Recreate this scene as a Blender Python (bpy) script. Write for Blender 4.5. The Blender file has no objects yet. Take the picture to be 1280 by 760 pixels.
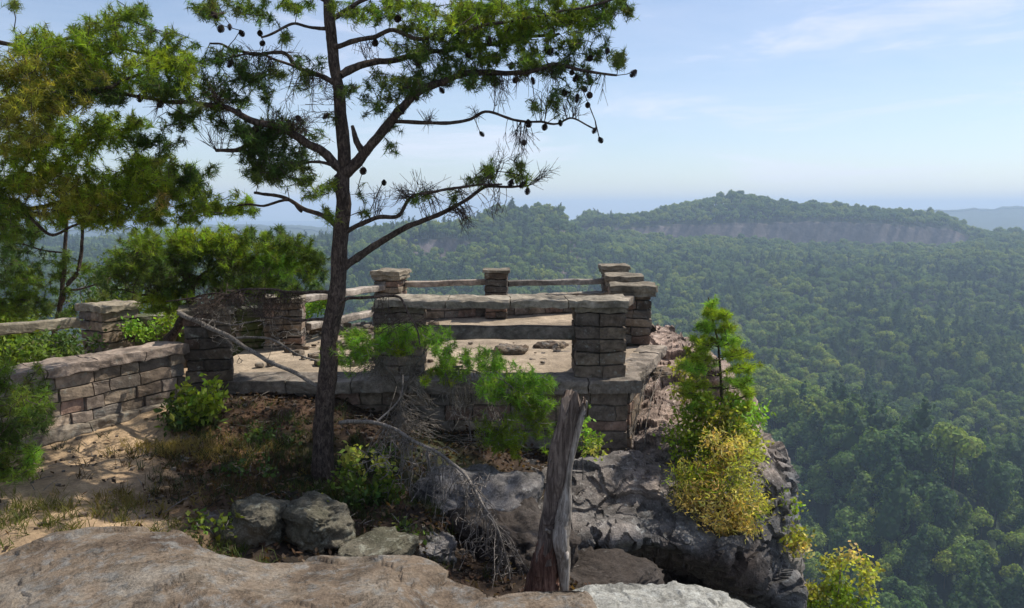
import bpy, math, random
import numpy as np
from mathutils import Vector
rng = np.random.default_rng(7)
random.seed(7)
C = bpy.context.scene.collection
R = math.radians
PITCH = R(7.48); F = 914.0
cp, sp = math.cos(PITCH), math.sin(PITCH)
SUN_AZ, SUN_EL = R(62), R(55)

# ------------------------------------------------------------------ helpers
def P(px, py, d):
    """point on the sight line of photo pixel (px,py) at distance d ahead of the camera"""
    u = (px-640)/F; v = (380-py)/F
    dy = cp + v*sp; dz = -sp + v*cp
    return np.array([u/dy*d, d, dz/dy*d])
def PL(lst): return np.array([P(*p) for p in lst])
def proj(p):
    p = np.atleast_2d(p)
    f = p[:,1]*cp - p[:,2]*sp; v = p[:,1]*sp + p[:,2]*cp
    return 640+F*p[:,0]/f, 380-F*v/f

def _hash(ix, iy, iz, s):
    n = (ix*73856093) ^ (iy*19349663) ^ (iz*83492791) ^ (s*2654435761 & 0x7fffffff)
    n = (n & 0x7fffffff)
    n = (n ^ (n >> 13))*1274126177 & 0x7fffffff
    n = (n ^ (n >> 16)) & 0xffff
    return n/32767.5-1
def vnoise(p, s=0):
    p = np.asarray(p, float); i = np.floor(p).astype(np.int64); f = p-i
    f = f*f*(3-2*f); r = 0
    for a in (0,1):
        wa = f[...,0] if a else 1-f[...,0]
        for b in (0,1):
            wb = f[...,1] if b else 1-f[...,1]
            for c in (0,1):
                wc = f[...,2] if c else 1-f[...,2]
                r = r + wa*wb*wc*_hash(i[...,0]+a, i[...,1]+b, i[...,2]+c, s)
    return r
def fbm(p, o=4, s=0, gain=.5):
    r = 0; a = 1; p = np.asarray(p, float)
    for k in range(o):
        r = r+a*vnoise(p, s+k); p = p*2.03+17.3; a *= gain
    return r

def link_mesh(name, v, faces, mat=None, parent=None, col=None, smooth=False):
    """faces: list of int arrays (M,k)"""
    me = bpy.data.meshes.new(name)
    v = np.asarray(v, np.float32).reshape(-1,3)
    faces = [np.asarray(f, np.int32) for f in faces if len(f)]
    me.vertices.add(len(v)); me.vertices.foreach_set('co', v.ravel())
    loops = np.concatenate([f.ravel() for f in faces])
    sizes = np.concatenate([np.full(len(f), f.shape[1], np.int32) for f in faces])
    me.loops.add(len(loops)); me.loops.foreach_set('vertex_index', loops)
    me.polygons.add(len(sizes))
    st = np.concatenate([[0], np.cumsum(sizes)[:-1]]).astype(np.int32)
    me.polygons.foreach_set('loop_start', st)
    try: me.polygons.foreach_set('loop_total', sizes)
    except Exception: pass
    me.polygons.foreach_set('use_smooth', np.full(len(sizes), smooth))
    me.update(calc_edges=True)
    if col is not None:
        a = me.color_attributes.new('col', 'FLOAT_COLOR', 'POINT')
        c = np.ones((len(v),4), np.float32); c[:,:3] = col
        a.data.foreach_set('color', c.ravel())
    if mat: me.materials.append(mat)
    o = bpy.data.objects.new(name, me); C.objects.link(o)
    if parent: 
        o.parent = parent
        o.matrix_parent_inverse = parent.matrix_world.inverted() if False else o.matrix_parent_inverse
    return o
class Geo:
    def __init__(s): s.v=[]; s.f=[]; s.c=[]; s.n=0
    def add(s, v, faces, col=(1,1,1)):
        v = np.asarray(v, float).reshape(-1,3)
        for f in faces:
            if len(f): s.f.append(np.asarray(f)+s.n)
        s.v.append(v); s.c.append(np.broadcast_to(np.asarray(col,float),(len(v),3)))
        s.n += len(v)
    def build(s, name, mat, parent=None, smooth=False, off=None):
        v = np.concatenate(s.v)
        if off is not None: v = v-np.asarray(off)
        d = {}
        for f in s.f: d.setdefault(f.shape[1], []).append(f)
        return link_mesh(name, v, [np.concatenate(x) for x in d.values()], mat, parent, np.concatenate(s.c), smooth)
def tag(o, label=None, cat=None, group=None, kind=None):
    if label: o['label'] = label
    if cat: o['category'] = cat
    if group: o['group'] = group
    if kind: o['kind'] = kind
    return o
def thing(name, label, cat, loc=(0,0,0), group=None):
    o = bpy.data.objects.new(name, None); C.objects.link(o); o.location = tuple(float(a) for a in loc)
    o.empty_display_size = .2
    return tag(o, label, cat, group)

# ------------------------------------------------------------------ materials
def mat(name):
    m = bpy.data.materials.new(name); m.use_nodes = True
    nt = m.node_tree; b = nt.nodes['Principled BSDF']; return m, nt, b
def N(nt, t, **k):
    n = nt.nodes.new(t)
    for a, v in k.items():
        if a in n.inputs: n.inputs[a].default_value = v
        else: setattr(n, a, v)
    return n
def noise(nt, co, scale, detail=6, rough=.6, dist=0, stretch=None):
    if stretch:
        mp = N(nt,'ShaderNodeMapping'); mp.inputs['Scale'].default_value = stretch
        nt.links.new(co, mp.inputs['Vector']); co = mp.outputs[0]
    n = N(nt,'ShaderNodeTexNoise'); n.inputs['Scale'].default_value = scale
    n.inputs['Detail'].default_value = detail; n.inputs['Roughness'].default_value = rough
    n.inputs['Distortion'].default_value = dist
    nt.links.new(co, n.inputs['Vector']); return n
def ramp(nt, fac, stops, interp='LINEAR'):
    r = N(nt,'ShaderNodeValToRGB'); r.color_ramp.interpolation = interp
    e = r.color_ramp.elements
    while len(e) < len(stops): e.new(.5)
    for k,(p,c) in enumerate(stops):
        e[k].position = p; e[k].color = (c,c,c,1) if isinstance(c,(int,float)) else (*c,1)
    nt.links.new(fac, r.inputs[0]); return r
def mix(nt, a, b, fac, mode='MIX'):
    m = N(nt,'ShaderNodeMix', data_type='RGBA', blend_type=mode)
    for i, x in ((0,fac),(6,a),(7,b)):
        if hasattr(x,'links') or hasattr(x,'is_linked'): nt.links.new(x, m.inputs[i])
        elif i == 0: m.inputs[0].default_value = x
        else: m.inputs[i].default_value = (*x,1)
    return m.outputs[2]
def bump(nt, b, h, strength, dist, prev=None):
    n = N(nt,'ShaderNodeBump'); n.inputs['Strength'].default_value = strength; n.inputs['Distance'].default_value = dist
    nt.links.new(h, n.inputs['Height'])
    if prev: nt.links.new(prev.outputs[0], n.inputs['Normal'])
    nt.links.new(n.outputs[0], b.inputs['Normal']); return n
def objco(nt): return N(nt,'ShaderNodeNewGeometry').outputs['Position']

def m_rock(name, c1, c2, c3, scale=1.0, lichen=(.33,.34,.30), lich=.5, use_attr=False, strata=False):
    m, nt, b = mat(name); co = objco(nt)
    n1 = noise(nt, co, 1.6*scale, 8, .65, .6); n2 = noise(nt, co, 9*scale, 8, .7); n3 = noise(nt, co, 45*scale, 5, .7)
    r = ramp(nt, n1.outputs[0], [(.3,c1),(.5,c2),(.68,c3)])
    col = r.outputs[0]
    l = ramp(nt, n2.outputs[0], [(lich,0.),(lich+.12,.75)])
    col = mix(nt, col, lichen, l.outputs[0])
    g = ramp(nt, n3.outputs[0], [(.3,.5),(.65,1.25)])
    col = mix(nt, col, g.outputs[0], .85, 'MULTIPLY')
    n4 = noise(nt, co, 3.2*scale, 6, .7, 1.2)
    dk = ramp(nt, n4.outputs[0], [(.36,.38),(.52,1.)])
    col = mix(nt, col, dk.outputs[0], .8, 'MULTIPLY')
    if strata:
        ns = noise(nt, co, 3.0, 5, .6, .4, stretch=(.5,.5,7)); st = ramp(nt, ns.outputs[0], [(.35,.45),(.55,1.1)])
        col = mix(nt, col, st.outputs[0], .7, 'MULTIPLY')
    if use_attr:
        a = N(nt,'ShaderNodeAttribute', attribute_name='col'); col = mix(nt, col, a.outputs[0], 1.0, 'MULTIPLY')
    nt.links.new(col, b.inputs['Base Color']); b.inputs['Roughness'].default_value = .92
    b.inputs['Specular IOR Level'].default_value = .2
    n6 = noise(nt, co, 130, 4, .7); bb = bump(nt, b, n2.outputs[0], .7, .05/scale); bb = bump(nt, b, n3.outputs[0], .75, .016/scale, bb); bump(nt, b, n6.outputs[0], .5, .005, bb)
    vo = N(nt,'ShaderNodeTexVoronoi', feature='DISTANCE_TO_EDGE'); vo.inputs['Scale'].default_value = 2.3*scale
    nw = noise(nt, co, 2.5, 6, .7); av = N(nt,'ShaderNodeVectorMath', operation='MULTIPLY_ADD'); nt.links.new(nw.outputs['Color'], av.inputs[0]); av.inputs[1].default_value = (.8,.8,.8); nt.links.new(co, av.inputs[2]); nt.links.new(av.outputs[0], vo.inputs['Vector'])
    ck = ramp(nt, vo.outputs['Distance'], [(0,.35),(.018,1.)]); nt.links.new(mix(nt, col, ck.outputs[0], .8, 'MULTIPLY'), b.inputs['Base Color'])
    return m
def m_stone(name, moss=0.):
    m, nt, b = mat(name); co = objco(nt)
    a = N(nt,'ShaderNodeAttribute', attribute_name='col')
    n1 = noise(nt, co, 2.2, 8, .7, .8); n2 = noise(nt, co, 18, 7, .7); n3 = noise(nt, co, 90, 4, .6)
    g = ramp(nt, n2.outputs[0], [(.3,.55),(.62,1.2)])
    col = mix(nt, a.outputs[0], g.outputs[0], .9, 'MULTIPLY')
    d = ramp(nt, n1.outputs[0], [(.40,.30),(.60,1.)])
    col = mix(nt, col, d.outputs[0], .85, 'MULTIPLY')
    n5 = noise(nt, co, 12, 6, .75)
    l = ramp(nt, n5.outputs[0], [(.57,0.),(.68,.6)]); col = mix(nt, col, (.32,.33,.29), l.outputs[0])
    if moss:
        n6 = noise(nt, co, 3, 6, .7); mm = ramp(nt, n6.outputs[0], [(.5-moss,0.),(.62-moss,.9)])
        col = mix(nt, col, (.055,.075,.02), mm.outputs[0])
    nt.links.new(col, b.inputs['Base Color']); b.inputs['Roughness'].default_value = .93; b.inputs['Specular IOR Level'].default_value = .2
    bb = bump(nt, b, n2.outputs[0], .5, .03); bump(nt, b, n3.outputs[0], .5, .006, bb)
    return m
def m_bark(name, c1, c2, sc=1.0, stretch=(1,1,.38)):
    m, nt, b = mat(name); co = objco(nt)
    n1 = noise(nt, co, 46*sc, 8, .7, 1.1, stretch=stretch); n2 = noise(nt, co, 6, 5, .6)
    r = ramp(nt, n1.outputs[0], [(.35,tuple(x*.35 for x in c1)),(.5,c1),(.66,c2)])
    g = ramp(nt, n2.outputs[0], [(.35,.6),(.65,1.2)])
    col = mix(nt, r.outputs[0], g.outputs[0], .8, 'MULTIPLY')
    nt.links.new(col, b.inputs['Base Color']); b.inputs['Roughness'].default_value = .95; b.inputs['Specular IOR Level'].default_value = .15
    bump(nt, b, n1.outputs[0], .9, .012)
    return m
def m_leaf(name, trans=.35, rough=.55, obj_rand=0.):
    m, nt, b = mat(name)
    a = N(nt,'ShaderNodeAttribute', attribute_name='col'); col = a.outputs[0]
    if obj_rand:
        oi = N(nt,'ShaderNodeObjectInfo')
        r = ramp(nt, oi.outputs['Random'], [(0,(.5,.62,.75)),(.3,(.8,.88,.75)),(.6,(1.05,1.02,.8)),(.85,(1.5,1.3,.75)),(1,(1.0,1.05,1.2))])
        col = mix(nt, col, r.outputs[0], obj_rand, 'MULTIPLY')
        ns = noise(nt, oi.outputs['Location'], .016, 3, .6); rs = ramp(nt, ns.outputs[0], [(.35,(.55,.74,.82)),(.5,(.92,1.,1.)),(.65,(1.3,1.25,.95))])
        col = mix(nt, col, rs.outputs[0], .9, 'MULTIPLY')
    nt.links.new(col, b.inputs['Base Color']); b.inputs['Roughness'].default_value = rough
    b.inputs['Specular IOR Level'].default_value = .2
    t = N(nt,'ShaderNodeBsdfTranslucent'); 
    c2 = mix(nt, col, (1.5,1.5,.6), 1.0, 'MULTIPLY'); nt.links.new(c2, t.inputs[0])
    ms = N(nt,'ShaderNodeMixShader'); ms.inputs[0].default_value = trans
    nt.links.new(b.outputs[0], ms.inputs[1]); nt.links.new(t.outputs[0], ms.inputs[2])
    nt.links.new(ms.outputs[0], nt.nodes['Material Output'].inputs[0])
    return m
def m_attr(name, sc=8, bumpd=.02, rough=.95):
    m, nt, b = mat(name); co = objco(nt)
    a = N(nt,'ShaderNodeAttribute', attribute_name='col')
    n1 = noise(nt, co, sc, 8, .75); n2 = noise(nt, co, sc*7, 6, .7)
    g = ramp(nt, n1.outputs[0], [(.3,.55),(.65,1.3)]); col = mix(nt, a.outputs[0], g.outputs[0], .9, 'MULTIPLY')
    g2 = ramp(nt, n2.outputs[0], [(.3,.6),(.65,1.25)]); col = mix(nt, col, g2.outputs[0], .8, 'MULTIPLY')
    nt.links.new(col, b.inputs['Base Color']); b.inputs['Roughness'].default_value = rough; b.inputs['Specular IOR Level'].default_value = .15
    bb = bump(nt, b, n1.outputs[0], .6, bumpd*2); bump(nt, b, n2.outputs[0], .6, bumpd*.4, bb)
    return m

M_STONE = m_stone('sandstone_masonry'); M_MOSS = m_stone('mossy_masonry', .1)
M_ROCKT = m_rock('tan_rock', (.085,.06,.045), (.205,.155,.11), (.29,.25,.20), 1.1, (.24,.235,.22), .50)
M_ROCKG = m_rock('grey_rock', (.085,.078,.075), (.19,.175,.165), (.29,.265,.245), 1.5, (.45,.45,.43), .55, use_attr=True, strata=True)
M_ROCKP = m_rock('pale_rock', (.26,.25,.22), (.34,.33,.29), (.42,.41,.36), 2.2, (.5,.5,.46), .5)
M_ROCKM = m_rock('mossy_rock', (.065,.065,.04), (.14,.125,.09), (.21,.185,.14), 1.5, (.33,.33,.26), .54)
M_ROCKD = m_rock('shade_dark_rock', (.03,.024,.02), (.06,.048,.04), (.10,.085,.075), 1.3, (.2,.2,.19), .62)  # dark colour standing in for the shade of the hollow under the cliff
M_CLIFF = m_rock('cliff_sandstone', (.16,.12,.095), (.24,.18,.14), (.34,.27,.21), .03, (.12,.12,.09), .6)
M_BARK = m_bark('pine_bark', (.07,.052,.042), (.17,.13,.105))
M_DEAD = m_bark('dead_wood', (.20,.175,.15), (.38,.34,.30), 1.6)
M_SNAG = m_bark('weathered_snag', (.13,.10,.085), (.27,.22,.18), .7, (1,1,.12))
M_RED = m_bark('red_heartwood', (.12,.065,.05), (.25,.15,.11), .8, (1,1,.12))
M_PALEW = m_bark('bare_pale_wood', (.28,.24,.20), (.52,.47,.42), .8, (1,1,.12))
M_NEEDLE = m_leaf('pine_needles', .5); M_LEAF = m_leaf('broad_leaves', .42)
M_TREE = m_leaf('forest_leaves', .32, .75, 1.0)
M_GROUND = m_attr('forest_floor', 7, .02); M_TERR = m_attr('valley_floor', .2, .5)
M_CONE = mat('cone_scales')[0]; M_CONE.node_tree.nodes['Principled BSDF'].inputs['Base Color'].default_value=(.035,.022,.016,1)
M_CONE.node_tree.nodes['Principled BSDF'].inputs['Roughness'].default_value=.8

# ------------------------------------------------------------------ camera, sun, sky
cam = bpy.data.cameras.new('camera'); co = bpy.data.objects.new('camera', cam); C.objects.link(co)
cam.sensor_width = 36; cam.lens = F/1280*36; cam.clip_end = 20000; cam.clip_start = .05
co.rotation_euler = (R(90)-PITCH, 0, 0); bpy.context.scene.camera = co
sd = Vector((math.sin(SUN_AZ)*math.cos(SUN_EL), math.cos(SUN_AZ)*math.cos(SUN_EL), math.sin(SUN_EL)))
sl = bpy.data.lights.new('sun','SUN'); so = bpy.data.objects.new('sun', sl); C.objects.link(so)
sl.energy = 5.0; sl.angle = R(.5); sl.color = (1,.94,.84)
so.rotation_euler = (-sd).to_track_quat('-Z','Y').to_euler(); so.location = (0,0,200)
w = bpy.data.worlds.new('World'); bpy.context.scene.world = w; w.use_nodes = True
nt = w.node_tree; bg = nt.nodes['Background']
sky = N(nt,'ShaderNodeTexSky', sky_type='NISHITA'); sky.sun_disc = False; sky.sun_elevation = SUN_EL; sky.sun_rotation = SUN_AZ
sky.altitude = 300; sky.air_density = 1.0; sky.dust_density = .6; sky.ozone_density = 2.5
tc = N(nt,'ShaderNodeTexCoord')
mp = N(nt,'ShaderNodeMapping'); mp.inputs['Scale'].default_value = (1.2,1.2,7); mp.inputs['Rotation'].default_value = (0,R(14),0)
nt.links.new(tc.outputs['Generated'], mp.inputs['Vector'])
cn = N(nt,'ShaderNodeTexNoise'); cn.inputs['Scale'].default_value = 2.6; cn.inputs['Detail'].default_value = 9; cn.inputs['Roughness'].default_value=.62
cn.inputs['Distortion'].default_value = .5
nt.links.new(mp.outputs[0], cn.inputs['Vector'])
cr = ramp(nt, cn.outputs[0], [(.30,.12),(.54,.24),(.68,.62)])
c = mix(nt, sky.outputs[0], (7.0,7.1,8.3), cr.outputs[0])
nt.links.new(c, bg.inputs[0]); bg.inputs[1].default_value = .125
sc = bpy.context.scene
sc.view_settings.view_transform = 'Standard'; sc.view_settings.look = 'None'; sc.view_settings.gamma = 1; sc.view_settings.exposure = .15
sc.render.engine = 'CYCLES'
cy = sc.cycles; cy.max_bounces = 6; cy.diffuse_bounces = 3; cy.glossy_bounces = 2; cy.transmission_bounces = 3; cy.volume_bounces = 1
cy.transparent_max_bounces = 4; cy.use_denoising = True; cy.caustics_reflective = False; cy.caustics_refractive = False
cy.sample_clamp_indirect = 6
try: cy.denoiser = 'OPENIMAGEDENOISE'
except Exception: pass

# ------------------------------------------------------------------ patches (rock surfaces, ground)
def cr_resample(ctrl, n):
    """Catmull-Rom along axis 0 to n samples"""
    ctrl = np.asarray(ctrl, float); k = len(ctrl)
    t = np.linspace(0, k-1, n); i = np.minimum(t.astype(int), k-2); f = (t-i).reshape((-1,)+(1,)*(ctrl.ndim-1))
    p0 = ctrl[np.maximum(i-1,0)]; p1 = ctrl[i]; p2 = ctrl[i+1]; p3 = ctrl[np.minimum(i+2,k-1)]
    return .5*((2*p1)+(-p0+p2)*f+(2*p0-5*p1+4*p2-p3)*f**2+(-p0+3*p1-3*p2+p3)*f**3)
def patch(ctrl, n, m):
    g = cr_resample(ctrl, n); g = cr_resample(g.transpose(1,0,2), m).transpose(1,0,2); return g
def gridfaces(n, m, flip=False, wrap=False):
    i = np.arange(n-1)[:,None]*m; j = np.arange(m-1)[None]
    a = (i+j).ravel(); f = np.stack([a, a+1, a+m+1, a+m], 1)
    return f[:,::-1] if flip else f
def gnormals(g):
    du = np.gradient(g, axis=0); dv = np.gradient(g, axis=1); n = np.cross(du, dv)
    return n/(np.linalg.norm(n, axis=2, keepdims=True)+1e-9)
def facets(p, sc, seed=0, amp=.03, tilt=.35, asp=(1,1,1.6)):
    """broken planar faces: nearest jittered cell gives a step and a tilt"""
    q=np.asarray(p)*sc*np.array(asp); i0=np.floor(q).astype(np.int64); best=np.full(q.shape[:-1],1e9); out=np.zeros(q.shape[:-1])
    for a in (-1,0,1):
        for b in (-1,0,1):
            for c in (-1,0,1):
                i=i0+np.array([a,b,c]); h=[_hash(i[...,0],i[...,1],i[...,2],seed+k) for k in range(7)]
                d=q-(i+.5+.45*np.stack(h[:3],-1)); L=(d**2).sum(-1); m=L<best
                out=np.where(m,h[3]+tilt*2*(d*np.stack(h[4:7],-1)).sum(-1),out); best=np.where(m,L,best)
    return out*amp
def displace(g, amp, sc, o=5, s=0, blocky=0., facet=0.):
    n = gnormals(g); p = g*sc
    d = fbm(p, o, s)*amp
    if blocky:
        q = g*np.array([1.1,1.1,3.2])*sc*.9 + .35*fbm(g*2.2, 3, s+9)[...,None]
        cell = _hash(*[np.floor(q[...,k]).astype(np.int64) for k in range(3)], s+3)
        d = d+cell*blocky
    if facet: w_=p/sc+.12*fbm(p*2,3,s+2)[...,None]; d = d+facets(w_,1.9,s+1,facet)+facets(w_,5.,s+11,facet*.4)
    return g+n*d[...,None]
def orient(g, faces, to):
    """flip faces if the average normal does not look to a point"""
    n = gnormals(g); c = g.mean((0,1)); 
    return faces

# ------------------------------------------------------------------ masonry
def rough_stone(geo, cx, cy_, cz, sx, sy, sz, rot, col, k=4, rough=.008, rnd=.12):
    """a hewn block: sides cut into a k grid, corners eased, faces knocked about; local box centred, rot about z"""
    lin = np.linspace(-1,1,k); vs = []; fs = []; n = 0
    for ax in range(3):
        for s in (-1,1):
            a, b = np.meshgrid(lin, lin, indexing='ij'); q = np.zeros((k,k,3))
            q[...,ax] = s; q[...,(ax+1)%3] = a; q[...,(ax+2)%3] = b
            vs.append(q.reshape(-1,3)); f = gridfaces(k,k)+n; fs.append(f if s>0 else f[:,::-1]); n += k*k
    v = np.concatenate(vs)
    h = np.array([sx,sy,sz])/2
    r = min(h)*rnd
    p = v*(h-r); e = v/np.linalg.norm(v,axis=1,keepdims=True)
    # ease the corners: push onto rounded box
    p = v*h; inner = np.clip(p, -(h-r), h-r); dd = p-inner; L = np.linalg.norm(dd,axis=1,keepdims=True)
    p = inner + np.where(L>1e-9, dd/np.maximum(L,1e-9)*r, 0)*np.where(L>r, 1, L/r)
    c, s_ = math.cos(rot), math.sin(rot)
    out = np.stack([p[:,0]*c-p[:,1]*s_+cx, p[:,0]*s_+p[:,1]*c+cy_, p[:,2]+cz], 1)
    nz = np.stack([vnoise(out*13, 31)+.5*vnoise(out*31, 33), vnoise(out*13, 47)+.5*vnoise(out*31, 49), vnoise(out*13, 59)+.6*vnoise(out*5, 61)],1)*rough*1.25
    geo.add(out+nz, fs, col)
STC = [(.29,.225,.165),(.25,.19,.14),(.22,.175,.14),(.33,.26,.19),(.27,.18,.135),(.23,.20,.17),(.19,.155,.125)]
def stcol(dark=1.): 
    c = np.array(random.choice(STC))*random.uniform(.75,1.2)*dark; return c
def wall_geo(geo, p0, p1, z0, z1, th, ch=.11, sl=.30, core=True, proud=.012, dark=1., face_th=None):
    """coursed masonry wall from p0 to p1 (x,y centre line)"""
    p0 = np.array(p0,float); p1 = np.array(p1,float); L = np.linalg.norm(p1-p0); rot = math.atan2(*(p1-p0)[::-1]); u = (p1-p0)/L
    if core:
        m = (p0+p1)/2; rough_stone(geo, m[0], m[1], (z0+z1)/2, L-.03, th-.05, z1-z0-.02, rot, np.array((.13,.105,.08))*dark, 6, .002)
    z = z0; nc = max(1, round((z1-z0)/ch)); hs = np.array([random.uniform(.6,1.4) for _ in range(nc)]); hs *= (z1-z0)/hs.sum()
    for h in hs:
        s = 0; first = True
        while s < L-1e-6:
            l = sl*random.uniform(.6,1.5)*(random.uniform(.4,.9) if first else 1); first = False
            if L-s-l < sl*.45: l = L-s
            m = p0+u*(s+l/2); pr = random.uniform(-proud, proud)*1.4
            rough_stone(geo, m[0], m[1], z+h/2, l-.010, th+pr*2, h-.010, rot, stcol(dark), 4, .009)
            s += l
        z += h
def slab_geo(geo, p0, p1, z0, z1, th, n=1, col=None, rough=.012):
    p0 = np.array(p0,float); p1 = np.array(p1,float); L = np.linalg.norm(p1-p0); u = (p1-p0)/L; rot = math.atan2(*(p1-p0)[::-1])
    cuts = np.linspace(0,1,n+1); cuts[1:-1] += rng.uniform(-.15,.15,n-1)/max(n,1)
    for a, b in zip(cuts[:-1], cuts[1:]):
        m = p0+u*L*(a+b)/2; dz = random.uniform(-.006,.006)
        rough_stone(geo, m[0], m[1], (z0+z1)/2+dz, L*(b-a)-.008, th*random.uniform(.94,1.06), z1-z0, rot, stcol() if col is None else np.array(col)*random.uniform(.85,1.12), 9, rough)
def pier(name, label, c, wx, wy, z0, z1, rot=0, ch=.12, cap=.075, over=.05, m=None, group='stone piers of the overlook parapet', dark=1., caps=1):
    t = thing(name, label, 'pier', (c[0],c[1],z0), group)
    g = Geo(); nc = max(3, round((z1-cap-z0)/ch)); h = (z1-cap-z0)/nc; cr_, sr = math.cos(rot), math.sin(rot)
    rough_stone(g, c[0], c[1], (z0+z1-cap)/2, wx-.06, wy-.06, z1-cap-z0-.02, rot, (.11,.09,.07), 5, .002)
    for k in range(nc):
        z = z0+h*(k+.5)
        if k%2 == 0: n = 2 if wx>.4 else random.choice((1,2))
        else: n = random.choice((2,3)) if wx>.4 else 1
        cuts = np.linspace(0,1,n+1); cuts[1:-1] += rng.uniform(-.08,.08,n-1)
        for row in range(2):
            for a, b in zip(cuts[:-1],cuts[1:]):
                lx = ((a+b)/2-.5)*wx; ly = (row-.5)*wy/2
                rough_stone(g, c[0]+lx*cr_-ly*sr, c[1]+lx*sr+ly*cr_, z, wx*(b-a)-.012+random.uniform(-.01,.028), wy/2+random.uniform(-.01,.035), h-.014, rot, stcol(dark), 5, .012)
            cuts = 1-cuts[::-1]
    g.build('shaft', m or M_STONE, t, off=(c[0],c[1],z0))
    g = Geo()
    for q in range(caps):
        zt = z1-cap*q
        rough_stone(g, c[0], c[1], zt-cap/2, wx+2*over-q*.04, wy+2*over-q*.04, cap-.004, rot, np.array((.32,.27,.20))*dark, 9, .015)
    g.build('cap', m or M_STONE, t, off=(c[0],c[1],z0))
    return t
def rail(name, label, p0, p1, th=.14, h=.10, n=1, col=None, cat='rail', group='stone rails of the overlook parapet', m=None):
    g = Geo(); p0 = np.array(p0,float); p1 = np.array(p1,float)
    L = np.linalg.norm(p1[:2]-p0[:2]); rot = math.atan2(p1[1]-p0[1], p1[0]-p0[0])
    k = max(4, int(L/.12)); lin = np.linspace(0,1,k+1)
    c = np.array(col if col is not None else (.36,.30,.24))
    # a long rough beam: lofted rounded rectangle
    ang = np.linspace(0, 2*np.pi, 17)[:-1]; cs = np.sign(np.cos(ang))*np.abs(np.cos(ang))**.35*th/2; sn = np.sign(np.sin(ang))*np.abs(np.sin(ang))**.35*h/2
    side = np.array([-math.sin(rot), math.cos(rot), 0])
    ctr = p0[None]*(1-lin[:,None])+p1[None]*lin[:,None]
    v = ctr[:,None]+cs[None,:,None]*side+sn[None,:,None]*np.array([0,0,1.])
    nz = np.stack([vnoise(v*9,3),vnoise(v*9,5),vnoise(v*7,7)],-1)*.012
    v = v+nz; fs = []
    i = np.arange(k)[:,None]*16; j = np.arange(16)[None]; a = (i+j).ravel(); b = (i+(j+1)%16).ravel()
    fs.append(np.stack([a,b,b+16,a+16],1))
    fs.append(np.arange(16)[None,::-1]); fs.append((np.arange(16)+16*k)[None])
    off = p0
    colv = c[None]*(1+.18*fbm(v.reshape(-1,3)*3, 3)[:,None])
    g.add(v.reshape(-1,3), fs, colv)
    o = g.build(name, m or M_STONE, off=off); o.location = tuple(off)
    return tag(o, label, cat, group)

ZF = -1.88
# front wall of the platform
def walled(name, label, segs, cat='wall', group=None, m=None, cope=None, base=None):
    """segs: list of (p0,p1,z0,z1,th,ch,sl)"""
    o = segs[0]; off = (o[0][0], o[0][1], o[2]); t = thing(name, label, cat, off, group)
    g = Geo()
    for s in segs: wall_geo(g, *s)
    g.build('masonry', m or M_STONE, t, off=off)
    for nm, lst in (('coping', cope), ('base_course', base)):
        if lst:
            g = Geo()
            for s in lst: slab_geo(g, *s)
            g.build(nm, m or M_STONE, t, off=off)
    return t
walled('retaining_wall', 'dark brick-like stone wall holding up the front of the platform, in shade', [((-3.1,8.06),(1.30,8.06),-2.95,-2.02,.30,.145,.30),((1.22,8.1),(1.90,10.0),-2.9,-2.02,.25,.145,.30)],
       cope=[((-3.15,8.04),(1.42,8.04),-2.015,-1.875,.46,7,(.26,.22,.18)),((1.27,8.2),(1.98,10.0),-2.015,-1.885,.34,3,(.30,.25,.20))])
pier('stone_pier', 'stout square pier at the near right corner, one end of the long flat coping', (.985,8.25), .56, .56, ZF, -1.088, 0, .15, .06, .015, dark=.9)
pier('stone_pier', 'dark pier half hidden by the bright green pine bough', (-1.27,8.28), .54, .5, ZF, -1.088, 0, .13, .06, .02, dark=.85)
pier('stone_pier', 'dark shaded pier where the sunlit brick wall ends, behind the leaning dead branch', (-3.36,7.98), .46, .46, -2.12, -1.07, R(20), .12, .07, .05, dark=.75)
pier('stone_pier', 'rugged sunlit pier of small stones just left of the big pine trunk', (-3.12,9.95), .50, .5, ZF-.05, -1.20, R(10), .09, .06, .02, dark=1.1)
pier('stone_pier', 'small pier with a pale cap just right of the big pine trunk', (-2.02,12.15), .42, .42, ZF, -1.02, R(-12), .10, .07, .06, dark=1.1, caps=2)
pier('stone_pier', 'small pier in the middle of the far rails', (-.27,12.6), .38, .40, ZF, -1.04, 0, .11, .06, .04, dark=.8)
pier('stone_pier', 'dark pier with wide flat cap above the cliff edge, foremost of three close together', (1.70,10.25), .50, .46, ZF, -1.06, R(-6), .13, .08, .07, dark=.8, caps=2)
pier('stone_pier', 'middle pier of the three close together at the far right corner', (1.78,11.6), .46, .46, ZF, -1.05, R(-6), .13, .08, .07, dark=.85, caps=2)
pier('stone_pier', 'rearmost pier of the three close together at the far right corner', (1.87,13.4), .40, .42, ZF, -1.03, 0, .13, .08, .06, dark=.9, caps=2)
pier('stone_pier', 'pier with one dark and one sunlit side above the sandy path', (-4.98,8.95), .46, .46, -2.1, -1.16, R(-30), .12, .08, .04, dark=1.05)
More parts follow.
